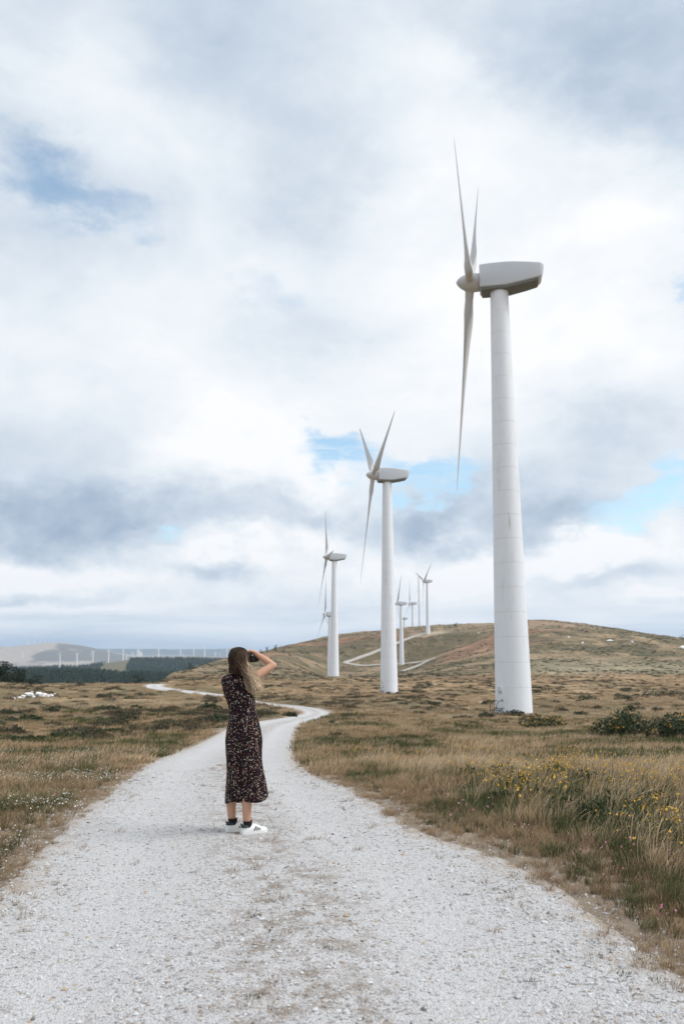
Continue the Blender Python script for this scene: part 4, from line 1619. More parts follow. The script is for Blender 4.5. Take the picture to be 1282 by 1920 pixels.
tree('bush', 'dark bush on the hill skyline at the right edge', 'bush', 1279, 1205, 545, px(12, 545), px(20, 545), trunk=0, n=260, seed=16, lobes=5)
for i, (u, h) in enumerate([(62, 7), (70, 8), (84, 7), (91, 8), (100, 7), (106, 7), (121, 8), (128, 6), (134, 8)]):
    tree('ridge_tree', 'dark tree on the valley ridge among the first turbines, %s from the left' % ORD[i], 'tree', u, 1252 - (u - 60) * .05, 2320, px(h, 2320), px(h * 1.1, 2320), n=60, seed=20 + i, lobes=3, group='trees on the valley ridge', trunk=.1)


def mound(name, label, cat, u, vb, D, wpx, hpx, mat, group=None, n=700, seed=0, leaf=.07, flowers=0, depth=.7):
    """a low shrub: leaf faces heaped over a long uneven mound"""
    rng = np.random.default_rng(300 + seed)
    if D is None:
        P = ground_hit(u, vb, 14, 240)
    else:
        P = at(u, vb, D)
    x, y = P[0], P[1]
    Wd, Hh = wpx * y / F_PX, hpx * y / F_PX
    L = []
    nl = max(4, int(Wd / max(Hh, .1) * 1.6))
    for k in range(min(nl, 12)):
        t = (k + .5) / min(nl, 12) - .5
        e = (1 - (2 * t) ** 2) ** .5
        L.append((t * Wd * .88, rng.uniform(-.5, .5) * Wd * .5 * depth * e, Hh * .18, max(Wd / min(nl, 12) * .9, Hh * .55), Hh * (.45 + .5 * e) * rng.uniform(.65, 1.05)))
    me = crown_mesh(rng, L, n, leaf, M[mat], name)
    if flowers:
        bm = bmesh.new(); bm.from_mesh(me)
        sh = bm.verts.layers.float.get('shade')
        for i in range(flowers):
            l = L[rng.integers(len(L))]
            d = rng.normal(size=3); d[2] = abs(d[2]) + .2; d[1] = -abs(d[1]); d /= np.linalg.norm(d)
            c = Vector((l[0] + d[0] * l[3], l[1] + d[1] * l[3], l[2] + d[2] * l[4]))
            e1 = Vector(rng.normal(size=3)).normalized(); e2 = e1.cross(Vector(d)).normalized()
            s = leaf * .8
            f = bm.faces.new([bm.verts.new(c + q) for q in (e1 * s, e2 * s, -e1 * s, -e2 * s)])
            f.material_index = 1
            for v in f.verts: v[sh] = rng.uniform()
        bm.to_mesh(me); bm.free()
        me.materials.append(M['yellow'])
    o = link(name, me, None, None, (x, y, gz(x, y) - .03))
    o.rotation_euler = (0, 0, rng.normal() * .15)
    tag(o, label, cat, group)
    return o


mound('gorse_bush', 'large dark gorse bush with yellow flowers at the right edge of the meadow', 'bush', 1222, 1384, None, 225, 48, 'gorse', None, 11000, 1, .05, 40)
mound('gorse_bush', 'small gorse bush with orange flowers in front of the tallest turbine', 'bush', 1016, 1364, None, 84, 27, 'gorse', None, 2600, 2, .05, 45)
mound('gorse_bush', 'low green clump at the very edge of the gravel, right of the woman', 'bush', 682, 1503, None, 62, 15, 'green', None, 900, 3, .03)
SH = 'dark heather shrubs scattered over the moor'
for i, (u, v, w, h, mat, lb) in enumerate([
    (196, 1311, 27, 9, 'heather', 'dark rounded shrub between the white rocks and the track bend, furthest back of its row'),
    (264, 1303, 21, 7, 'heather', 'small dark shrub just below the far bend of the track'),
    (144, 1334, 30, 11, 'gorse', 'dark shrub in front of the white rocks, left of a longer one'),
    (200, 1336, 50, 14, 'gorse', 'long dark shrub in the middle of the left moor'),
    (257, 1330, 24, 10, 'heather', 'compact dark shrub right of the long shrub on the left moor'),
    (58, 1351, 44, 12, 'gorse', 'dark shrub below the white rocks near the left edge'),
    (95, 1343, 32, 11, 'gorse', 'dark shrub below the right end of the white rocks'),
    (24, 1350, 26, 9, 'heather', 'reddish dark shrub close to the left edge below the white rocks'),
    (45, 1329, 26, 8, 'gorse', 'small dark shrub directly below the white rocks'),
    (255, 1364, 18, 8, 'heather', 'small dark shrub left of two others along the bank by the woman'),
    (290, 1364, 16, 8, 'heather', 'small dark shrub between two others along the bank by the woman'),
    (322, 1362, 40, 11, 'gorse', 'wider dark shrub nearest the woman along the left bank'),
    (210, 1373, 46, 11, 'gorse', 'dark shrub on the crest of the left bank, middle of its row'),
    (115, 1384, 46, 13, 'gorse', 'dark shrub on the crest of the left bank, second from the left edge'),
    (18, 1391, 52, 14, 'gorse', 'dark shrub on the crest of the left bank, at the left edge'),
    (66, 1389, 48, 13, 'gorse', 'dark shrub on the crest of the left bank, between the two leftmost ones'),
    (392, 1334, 46, 14, 'gorse', 'dark shrub left of the woman at her waist height'),
    (400, 1352, 52, 13, 'gorse', 'dark shrub left of the woman at her hip height'),
    (543, 1344, 24, 9, 'heather', 'grey green shrub inside the bend of the track'),
    (622, 1361, 14, 7, 'gorse', 'small green shrub beside the outer side of the track bend'),
    (786, 1337, 22, 7, 'gorse', 'small dark shrub in the meadow right of the second turbine'),
    (808, 1322, 30, 7, 'heather', 'small dark shrub further out in the meadow right of the second turbine'),
    (868, 1345, 42, 9, 'heather', 'reddish shrub in the meadow left of the tallest turbine'),
    (912, 1344, 30, 10, 'heather', 'grey brown shrub just left of the tallest turbine foot'),
    (960, 1343, 46, 11, 'heather', 'reddish heather mound right at the foot of the tallest turbine'),
    (918, 1323, 30, 9, 'gorse', 'dark green shrub behind the steps of the tallest turbine'),
    (1090, 1340, 26, 8, 'gorse', 'dark shrub between the small gorse bush and the large one'),
    (1100, 1312, 40, 11, 'gorse', 'dark shrub in the heath right of the tallest turbine'),
    (1168, 1312, 34, 10, 'gorse', 'dark shrub in the heath further right of the tallest turbine'),
    (1240, 1304, 80, 12, 'gorse', 'long dark shrub in the heath at the right edge'),
    (1190, 1337, 44, 11, 'gorse', 'dark shrub just behind the large gorse bush'),
    (1232, 1335, 22, 9, 'heather', 'purplish heather clump behind the large gorse bush'),
    (1022, 1296, 26, 9, 'gorse', 'dark shrub in the heath next to the tallest turbine tower'),
]):
    mound('heather_shrub', lb, 'shrub', u, v, None, w, h, mat, SH, int(240 + w * 14), 10 + i, .05 if v > 1355 else .085)

M['rock'] = simple('pale_rock', (.62, .61, .59), .9, .2, 3, bump=.4)
M['whiterock'] = simple('white_rock', (.80, .80, .79), .85, .1, 3, bump=.3)
M['brownrock'] = simple('brown_stone', (.22, .14, .09), .9, .2, 40)


def rock(label, cat, u, v, wpx, hpx, mat='whiterock', D=None, group=None, name='rock', seed=0, flat=.6):
    rng = np.random.default_rng(700 + seed)
    P = ground_hit(u, v, 2, 300) if D is None else at(u, v, D)
    me = stone_mesh(rng, 1.0, 2, .2)
    s = wpx * P[1] / F_PX / 2
    for vv in me.vertices: vv.co = (vv.co.x * s, vv.co.y * s, vv.co.z * hpx * P[1] / F_PX / 2 / .6)
    me.materials.append(M[mat])
    o = link(name, me, None, None, (P[0], P[1], gz(P[0], P[1]) + hpx * P[1] / F_PX * .35))
    tag(o, label, cat, group)


wr = [(27, 1313, 5, 5, 'white rock lying apart at the left end of the rock row'), (36, 1312, 8, 6, 'second white rock from the left end of the row'), (44, 1310, 9, 8, 'white rock left of the long flat slab in the row'),
      (54, 1308, 17, 9, 'long flat white slab in the left half of the rock row'), (61, 1301, 6, 5, 'white rock lying behind the row, above the others'), (63, 1312, 6, 6, 'small white rock in the middle gap of the row'),
      (73, 1309, 15, 12, 'tallest white boulder in the middle of the rock row'), (84, 1309, 9, 10, 'white boulder touching the right side of the tallest one'), (83, 1313, 7, 6, 'white rock lying in front of the boulders in the row'),
      (91, 1311, 6, 5, 'small white rock right of the boulders'), (97, 1310, 8, 6, 'white rock near the right end of the row'), (103, 1307, 5, 5, 'last small white rock at the right end of the row')]
for i, (u, v, w, h, lb) in enumerate(wr):
    rock(lb, 'rock', u, v, w, h, 'whiterock', 88 + (1312 - v) * 1.2, 'white rocks lying on the left moor', seed=i)
for i, (u, v, w, h, D) in enumerate([(1065, 1191, 5, 5, 480), (1091, 1200, 5, 5, 455), (1142, 1191, 12, 4, 475), (1184, 1197, 6, 4, 465), (1201, 1190, 4, 3, 500), (1278, 1219, 9, 7, 440), (896, 1177, 4, 3, 590)]):
    rock({0: 'white rock high on the hill right of the tallest turbine', 1: 'white rock on the hill, below and right of the highest one', 2: 'wide flat pale outcrop on the right part of the hill', 3: 'small pale rock right of the flat outcrop on the hill',
          4: 'tiny pale rock on the hill near the right skyline', 5: 'white rock on the hillside at the right edge', 6: 'tiny white rock on the crest left of the tallest turbine'}[i], 'rock', u, v, w, h, 'whiterock', D, 'pale rocks on the hillside', seed=30 + i)
rock('white rock in the meadow just left of the tallest turbine', 'rock', 901, 1320, 10, 5, 'whiterock', None, seed=40)
rock('flat pale grey stone bedded in the track at the bottom', 'stone', 387, 1874, 48, 15, 'rock', None, None, 'stone', 41)
rock('rounded pale pebble on the track at lower left', 'stone', 117, 1758, 13, 9, 'whiterock', None, None, 'stone', 42)
rock('dark brown stone on the right side of the track', 'stone', 898, 1673, 11, 8, 'brownrock', None, None, 'stone', 43)
rock('white pebble on the track below the middle', 'stone', 458, 1814, 16, 8, 'whiterock', None, None, 'stone', 44)
rock('pale stone half sunk in the right edge of the track', 'stone', 1184, 1784, 15, 9, 'rock', None, None, 'stone', 45)
rock('pale stone among the green weeds of the right verge', 'stone', 1106, 1741, 11, 7, 'rock', None, None, 'stone', 46)


# ------------------------------------------------------------------ the woman
YW = 7.9


def Z(x, y, dy=0.0):
    """measured point on the figure: x, y on the enlarged crop, dy metres away from her mid-depth"""
    return at(380 + x / 4.8, 1190 + y / 4.8, YW + dy)


def road_z(x, y):
    rd, ac = road_dist([x], [y])
    return float(zbase(x, y)) + float((fbm(np.array([x / .6]), np.array([y / .6]), 4, 33) - .5)[0]) * .028


def capsule(bm, a, b, ra, rb, n=16):
    a, b = Vector(a), Vector(b)
    d = (b - a)
    L = d.length
    t = d.normalized()
    path, rad = [], []
    for k in range(5):
        q = math.pi / 2 * (1 - k / 4)
        path.append(a - t * ra * math.sin(q) * .999); rad.append(max(ra * math.cos(q), .0008))
    for k in range(5):
        q = math.pi / 2 * (k / 4)
        path.append(b + t * rb * math.sin(q) * .999); rad.append(max(rb * math.cos(q), .0008))
    V, Fc = tube(path, rad, n)
    vs = [bm.verts.new(v) for v in V]
    for f in Fc: bm.faces.new([vs[i] for i in f])


def ellipsoid(bm, c, axes, n=24):
    """axes: three vectors"""
    ret = bmesh.ops.create_uvsphere(bm, u_segments=n, v_segments=n // 2, radius=1)
    X, Y, Zv = (Vector(a) for a in axes)
    for v in ret['verts']:
        p = v.co
        v.co = Vector(c) + X * p.x + Y * p.y + Zv * p.z


def remeshed(bm, name, voxel, smooth, mat):
    me = bpy.data.meshes.new(name)
    bmesh.ops.recalc_face_normals(bm, faces=bm.faces)
    bm.to_mesh(me); bm.free()
    o = bpy.data.objects.new(name, me)
    COL.objects.link(o)
    md = o.modifiers.new('r', 'REMESH'); md.mode = 'VOXEL'; md.voxel_size = voxel
    sm = o.modifiers.new('s', 'SMOOTH'); sm.iterations = smooth; sm.factor = .5
    dg = bpy.context.evaluated_depsgraph_get()
    out = bpy.data.meshes.new_from_object(o.evaluated_get(dg))
    bpy.data.objects.remove(o)
    out.name = name
    out.polygons.foreach_set('use_smooth', [True] * len(out.polygons))
    out.materials.clear()
    out.materials.append(mat)
    return out


def skin_mat():
    m, k, bs = new_mat('skin')
    tc = k.new('ShaderNodeNewGeometry').outputs['Position']
    n = k.noise(tc, 14, 4, .6)
    k.set(bs.inputs['Base Color'], k.mix(n, (.50, .275, .185), (.58, .335, .23)))
    bs.inputs['Roughness'].default_value = .5
    bs.inputs['Subsurface Weight'].default_value = .12
    bs.inputs['Subsurface Radius'].default_value = (.02, .008, .004)
    bs.inputs['Subsurface Scale'].default_value = .5
    return m


def dress_mat():
    m, k, bs = new_mat('floral_fabric')
    tc = k.new('ShaderNodeTexCoord').outputs['Object']
    wob = k.vm('ADD', tc, k.vm('SCALE', k.noise(tc, 30, 2, .5, color=True), scale=.012))
    base = k.mix(k.noise(tc, 9, 3, .5), (.010, .0055, .007), (.020, .008, .011))
    for sc_, th, den, seed in ((62, .30, .42, 0), (110, .33, .34, 3.1), (36, .20, .30, 7.7)):
        vo = k.new('ShaderNodeTexVoronoi', feature='F1')
        k.set(vo.inputs['Vector'], k.vm('ADD', wob, (seed, seed * .7, seed * 1.3)))
        vo.inputs['Scale'].default_value = sc_
        r, g, b_ = k.new('ShaderNodeSeparateColor').outputs[:3]
        sepn = r.node
        k.l.new(vo.outputs['Color'], sepn.inputs[0])
        cl = k.noise(tc, 13, 3, .6)
        on = k.m('MULTIPLY', k.ramp(vo.outputs['Distance'], th * 1.05, th * .75), k.m('LESS_THAN', k.m('ADD', r, k.m('MULTIPLY', k.m('SUBTRACT', .5, cl), 1.4)), den))
        cr = k.new('ShaderNodeValToRGB')
        cr.color_ramp.interpolation = 'CONSTANT'
        k.set(cr.inputs[0], g)
        e = cr.color_ramp.elements
        e[0].position, e[0].color = 0, (.62, .54, .46, 1)
        e[1].position, e[1].color = .30, (.52, .28, .14, 1)
        for p, c in ((.46, (.13, .18, .16, 1)), (.60, (.32, .06, .05, 1)), (.66, (.68, .64, .60, 1)), (.86, (.22, .27, .34, 1)), (.93, (.58, .40, .18, 1))):
            q = e.new(p); q.color = c
        base = k.mix(on, base, cr.outputs[0])
    k.set(bs.inputs['Base Color'], base)
    bs.inputs['Roughness'].default_value = .85
    bs.inputs['Specular IOR Level'].default_value = .15
    return m


def col_mat(name, rough=.5, spec=.3):
    m, k, bs = new_mat(name)
    k.set(bs.inputs['Base Color'], attr(k, 'col'))
    bs.inputs['Roughness'].default_value = rough
    bs.inputs['Specular IOR Level'].default_value = spec
    return m


M['skin'], M['dress'], M['hair'] = skin_mat(), dress_mat(), col_mat('hair', .55, .12)
M['leather'] = simple('white_leather', (.78, .78, .77), .5, .04, 40)
M['shoegreen'] = simple('dark_green_leather', (.018, .035, .032), .5, .1, 40)
M['sole'] = simple('white_rubber', (.74, .74, .73), .6, .05, 40)
M['sock'] = simple('black_knit', (.012, .012, .014), .9, .2, 200)
M['plastic'] = simple('black_plastic', (.014, .014, .016), .45, .1, 60)
M['glass'] = simple('lens_glass', (.01, .012, .02), .05, .1, 4, .8)
M['eye'] = simple('eye_white', (.6, .6, .58), .2, .02, 4)
M['lips'] = simple('lips', (.42, .16, .14), .5, .05, 40)

PXM = 4.8 * F_PX / 7.85       # crop pixels per metre at her distance
FYAW = math.radians(36)
fw = Vector((math.sin(FYAW), math.cos(FYAW), .06)).normalized()
rt = fw.cross(Vector((0, 0, 1))).normalized()
upv = rt.cross(fw)
HC = Z(335, 232, 0.0)

# dress outline measured on the photograph: row, left, right, half depth, squareness
DR = [(352, 236, 352, 52, 2.2), (362, 205, 366, 66, 2.8), (374, 178, 371, 80, 3.4), (392, 167, 374, 92, 4), (425, 168, 379, 100, 4), (470, 176, 392, 106, 4), (515, 186, 412, 108, 3.6), (546, 194, 462, 110, 3), (580, 207, 474, 108, 2.6),
      (630, 226, 476, 100, 2.4), (680, 238, 479, 92, 2.2), (720, 238, 490, 96, 2.2), (770, 235, 505, 104, 2.2), (850, 215, 525, 116, 2.2), (950, 203, 540, 124, 2.2), (1050, 207, 535, 122, 2.2), (1150, 214, 537, 122, 2.2), (1250, 218, 553, 126, 2.2),
      (1350, 208, 573, 132, 2.1), (1430, 203, 584, 136, 2.0), (1490, 200, 590, 140, 2.0), (1512, 200, 590, 141, 2.0)]


def dress_ring(row, l, r, hd, p, n=96, skirt=0.0):
    c, hw = (l + r) / 2, (r - l) / 2
    out = []
    for k in range(n):
        t = 2 * math.pi * k / n
        ct, st = math.cos(t), math.sin(t)
        x = abs(ct) ** (2 / p) * math.copysign(1, ct)
        y = abs(st) ** (2 / p) * math.copysign(1, st)
        f = 1 + skirt * (.055 * math.sin(5 * t + .6) + .045 * math.sin(9 * t + 2.0 + row * .002) + .02 * math.sin(17 * t + 1))
        # deep fold hanging down the back, a little left of the middle
        q = math.exp(-(((t - 4.50 + .02 * math.sin(row / 90)) / .13) ** 2))
        f -= q * (.10 + .20 * skirt) * min(max((row - 760) / 120., 0), 1)
        # soft creases round the waist
        f += .010 * math.sin(row / 17. + 3 * t) * math.exp(-((row - 640) / 110.) ** 2)
        dy = hd / PXM * y * f
        rr = row
        if skirt:
            rr = row - max(0, ct) ** 3 * 48 * skirt ** 3 - (0 if st > 0 else 10 * skirt ** 2 * math.sin(3 * t + 1))
        out.append(Z(c + hw * x * (1 + (f - 1) * abs(st) * .0), rr, dy))
    return np.array(out)


def rows_interp(step=14):
    A = np.array(DR)
    rows = np.arange(A[0, 0], A[-1, 0] + 1, step)
    rows = np.unique(np.append(rows, A[-1, 0]))
    M_ = [np.interp(rows, A[:, 0], A[:, i]) for i in range(1, 5)]
    for i in range(4):
        k = np.array([1, 2, 1.]) / 4
        M_[i][1:-1] = np.convolve(M_[i], k, 'valid')
    return zip(rows, *M_)


def woman():
    root_xy = Z(350, 1790, 0)
    root = empty('person', (root_xy.x, root_xy.y, road_z(root_xy.x, root_xy.y)))
    tag(root, 'woman in a dark floral dress standing on the track with back turned, photographing the turbines', 'person')
    inv = root.location.copy()

    def loc_mesh(me):
        me.transform(Matrix.Translation(-inv))
        return me
    bm = bmesh.new()
    # trunk
    BR = [(330, 288, 352, 34, 2), (352, 278, 366, 44, 2), (368, 232, 400, 56, 2.2), (390, 190, 440, 68, 2.3), (425, 186, 448, 78, 2.4), (480, 194, 448, 84, 2.4), (540, 210, 455, 88, 2.3), (600, 230, 460, 84, 2.2), (680, 252, 464, 74, 2.1),
          (760, 250, 488, 84, 2.1), (850, 234, 506, 96, 2.1), (950, 222, 522, 102, 2.1), (1030, 226, 516, 92, 2.1)]
    rings = [dress_ring(r, l, q, hd, p, 40) if r < 740 else np.array([Z((l + q) / 2 + (q - l) / 2 * math.cos(t), r, hd / PXM * math.sin(t)) for t in np.linspace(0, 2 * math.pi, 40, endpoint=False)]) for r, l, q, hd, p in BR]
    V, Fc = loft(rings)
    vs = [bm.verts.new(v) for v in V]
    for f in Fc: bm.faces.new([vs[i] for i in f])
    # legs
    for hip, knee, calf, ank, toe in ((Z(292, 990, .03), Z(262, 1330, .05), Z(254, 1470, .03), Z(264, 1672, .05), None), (Z(440, 990, -.02), Z(405, 1330, -.04), Z(398, 1480, -.07), Z(397, 1695, -.06), None)):
        capsule(bm, hip, knee, .078, .052)
        capsule(bm, knee, calf, .050, .050)
        capsule(bm, calf, ank, .050, .034)
        d = Vector((math.sin(math.radians(55)), math.cos(math.radians(55)), 0))
        capsule(bm, ank, ank - Vector((0, 0, .05)) - d * .015, .034, .033)
        capsule(bm, ank - Vector((0, 0, .05)), ank + d * .13 - Vector((0, 0, .075)), .035, .022)
    # neck and head
    capsule(bm, Z(322, 385, .0), Z(328, 300, .0), .052, .048)
    ellipsoid(bm, HC + upv * .018 - fw * .006, (rt * .072, fw * .092, upv * .092))
    ellipsoid(bm, HC + fw * .022 - upv * .045, (rt * .058, fw * .066, upv * .072))
    ellipsoid(bm, HC + fw * .045 - upv * .090, (rt * .034, fw * .034, upv * .026))
    capsule(bm, HC + fw * .088 + upv * .012, HC + fw * .106 - upv * .026, .008, .012, 10)
    for s in (-1, 1):
        ellipsoid(bm, HC + rt * s * .074 - fw * .012 - upv * .012, (rt * .010, fw * .020, upv * .032), 16)
        capsule(bm, HC + fw * .078 + rt * s * .032 + upv * .030, HC + fw * .082 + rt * s * .012 + upv * .032, .009, .009, 10)
    # arms
    sR, eR, wR = Z(436, 402, .0), Z(634, 277, .10), Z(462, 158, .14)
    sL, eL, wL = Z(208, 404, .03), Z(262, 545, .22), Z(392, 322, .24)
    for s, e, w in ((sR, eR, wR), (sL, eL, wL)):
        capsule(bm, s, s.lerp(e, .45), .047, .041)
        capsule(bm, s.lerp(e, .45), e, .041, .034)
        capsule(bm, e, e.lerp(w, .3), .033, .036)
        capsule(bm, e.lerp(w, .3), w, .036, .023)

    def hand(w, knu, side, curl, thumb):
        """palm from the wrist to the knuckles, four bent fingers and a thumb"""
        d = (knu - w).normalized()
        sd_ = (side - side.dot(d) * d).normalized()
        for t in (-.026, -.009, .009, .026):
            capsule(bm, w + sd_ * t * .6, knu + sd_ * t, .014, .0115, 10)
        for t, ln in ((-.029, .86), (-.010, 1.0), (.010, .95), (.029, .76)):
            b0 = knu + sd_ * t
            b1 = b0 + (d * .8 + curl * .45).normalized() * .036 * ln
            b2 = b1 + (d * .25 + curl).normalized() * .026 * ln
            b3 = b2 + (curl - d * .35).normalized() * .020 * ln
            capsule(bm, b0, b1, .0098, .009, 10); capsule(bm, b1, b2, .009, .0082, 10); capsule(bm, b2, b3, .0082, .007, 10)
        th0 = w.lerp(knu, .3) - sd_ * .028
        th1 = th0 - sd_ * .018 + thumb * .026
        capsule(bm, w.lerp(knu, .15) - sd_ * .014, th0, .014, .0125, 10); capsule(bm, th0, th1, .0122, .010, 10); capsule(bm, th1, th1 + (thumb + d * .5).normalized() * .028, .010, .008, 10)
    hand(wR, Z(410, 146, .10), Vector((.2, -.9, .2)), Vector((-.2, .25, -1)), Vector((-.6, .3, -.7)))
    hand(wL, Z(412, 262, .21), Vector((.5, -.8, 0)), Vector((-.3, -.2, .9)), Vector((-.3, .2, 1)))
    me = remeshed(bm, 'body', .0055, 5, M['skin'])
    link('body', loc_mesh(me), None, root)
    for s in (-1, 1):
        b2 = bmesh.new(); ellipsoid(b2, HC + fw * .079 + rt * s * .031 + upv * .016, (rt * .012, fw * .010, upv * .010), 12)
        link('eye', loc_mesh(bm_mesh('eye', b2, True, M['eye'])), None, root)
    b2 = bmesh.new(); ellipsoid(b2, HC + fw * .083 - upv * .056, (rt * .024, fw * .008, upv * .008), 12)
    link('lips', loc_mesh(bm_mesh('lips', b2, True, M['lips'])), None, root)
    # dress
    rings = []
    for r, l, q, hd, p in rows_interp():
        rings.append(dress_ring(r, l, q, hd, p, 96, min(max((r - 960) / 550, 0), 1)))
    V, Fc = loft(rings, cap=False)
    dm = mesh('dress', V, Fc, True, M['dress'])
    bm2 = bmesh.new(); bm2.from_mesh(dm)
    bmesh.ops.recalc_face_normals(bm2, faces=bm2.faces)
    bmesh.ops.solidify(bm2, geom=bm2.faces[:], thickness=.004)
    bm2.to_mesh(dm); bm2.free()
    dm.polygons.foreach_set('use_smooth', [True] * len(dm.polygons))
    link('dress', loc_mesh(dm), None, root)
    # shoes
    for k, (hx, hy, dy) in enumerate(((214, 1778, 0.0), (348, 1800, -.10))):
        heel = at(380 + hx / 4.8, 1190 + hy / 4.8, YW + dy)
        shoe(root, inv, Vector((heel.x, YW + dy, road_z(heel.x, YW + dy) - .004)), math.radians(57), k)
    hair(root, loc_mesh)


def shoe(root, inv, heel, yaw, k):
    d = Vector((math.sin(yaw), math.cos(yaw), 0))
    s = d.cross(Vector((0, 0, 1)))            # to the foot's right

    def W(l, a, z): return heel + d * l + s * a + Vector((0, 0, z)) - inv
    st = [(0.0, .018, .062), (.006, .030, .076), (.03, .037, .084), (.07, .039, .086), (.11, .041, .088), (.14, .043, .078), (.17, .046, .064), (.20, .046, .052), (.225, .040, .046), (.243, .026, .040), (.250, .010, .034)]
    rings = []
    for l, w, h in st:
        rings.append(np.array([W(l, w * math.cos(t) * (1 if math.sin(t) > 0 else 1), .018 + (h - .018) * max(math.sin(t), -.1) ** .75 if math.sin(t) > 0 else .018) for t in np.linspace(-.001, math.pi, 18)]
                              + [W(l, -w * .6, .014), W(l, w * .6, .014)]))
    V, Fc = loft(rings)
    sh = link('shoe', mesh('shoe', V, Fc, True, M['leather']), None, root)
    # sole
    out = [(-.006, .022), (.0, .033), (.04, .041), (.10, .043), (.17, .050), (.21, .049), (.24, .034), (.257, .012)]
    ring = [(l, w) for l, w in out] + [(l, -w) for l, w in out[::-1]]
    V, Fc = loft([np.array([W(l, w, z) for l, w in ring]) for z in (.0, .024, .027)])
    link('sole', autosmooth(mesh('sole', V, Fc, True, M['sole']), 50), None, sh)

    def side(l, z, sg, off=.0022):
        """point on the upper's side wall"""
        w = np.interp(l, [a[0] for a in st], [a[1] for a in st])
        h = np.interp(l, [a[0] for a in st], [a[2] for a in st])
        q = min(max((z - .018) / max(h - .018, .001), 0), 1) ** (1 / .75)
        return W(l, sg * (w * math.cos(math.asin(min(q, .98))) + off), z)
    for sg in (-1, 1):
        for j in range(3):
            l0 = .100 + .024 * j
            m = MB()
            zs = np.linspace(.029, .82 * float(np.interp(l0 + .035, [a[0] for a in st], [a[2] for a in st])), 6)
            A = [side(l0 + (z - .031) * .75, z, sg) for z in zs]
            B = [side(l0 + .0145 + (z - .031) * .75, z, sg) for z in zs]
            Vv = A + B
            m.add([tuple(v) for v in Vv], [(i, i + 1, 7 + i, 6 + i) for i in range(5)])
            m.build('stripe', M['shoegreen'], sh, True)
    # heel tab wrapping round the back, with its pale three-leaf mark
    m = MB()
    rows = []
    for z in np.linspace(.060, .0865, 5):
        row = []
        for l, sg in [(.055, 1), (.035, 1), (.015, 1), (.005, 1), (0.0, 1), (0.0, -1), (.005, -1), (.015, -1), (.035, -1), (.055, -1)]:
            w = np.interp(l, [a[0] for a in st], [a[1] for a in st]) * (1 - .35 * (z - .06) / .03)
            zz = z if l < .03 else min(z, .078)
            row.append(tuple(W(l - .003, sg * (w + .003), zz)))
        rows.append(row)
    Vv = [v for r in rows for v in r]
    m.add(Vv, [(r * 10 + i, r * 10 + i + 1, (r + 1) * 10 + i + 1, (r + 1) * 10 + i) for r in range(4) for i in range(9)])
    tab = m.build('heel_tab', M['shoegreen'], sh, True)
    m = MB()
    for a, z, hh in ((0, .077, .0085), (-.0085, .074, .007), (.0085, .074, .007), (0, .0665, .005)):
        pts = [W(-.0085, a + .0045 * math.cos(q), z + hh * .75 * math.sin(q)) for q in np.linspace(0, 2 * math.pi, 10, endpoint=False)]
        m.add([tuple(v) for v in pts], [tuple(range(10))])
    mk_ = m.build('emblem', M['leather'], sh, False)
    # laces and ankle sock
    m = MB()
    for q in range(4):
        l = .125 + .017 * q
        h = np.interp(l, [a[0] for a in st], [a[2] for a in st])
        m.tube([W(l, -.022, h * .88), W(l + .004, 0, h + .004), W(l, .022, h * .88)], .004, 6)
    m.build('laces', M['leather'], sh)
    m = MB()
    n = 20
    rr = []
    for z, r in ((.055, .036), (.085, .0375), (.105, .0385), (.112, .0375)):
        rr.append(np.array([W(.062 + r * 1.08 * math.cos(t), r * math.sin(t) * .95, z) for t in np.linspace(0, 2 * math.pi, n, endpoint=False)]))
    V, Fc = loft(rr, cap=False)
    m.add(V, Fc)
    m.build('sock', M['sock'], root)


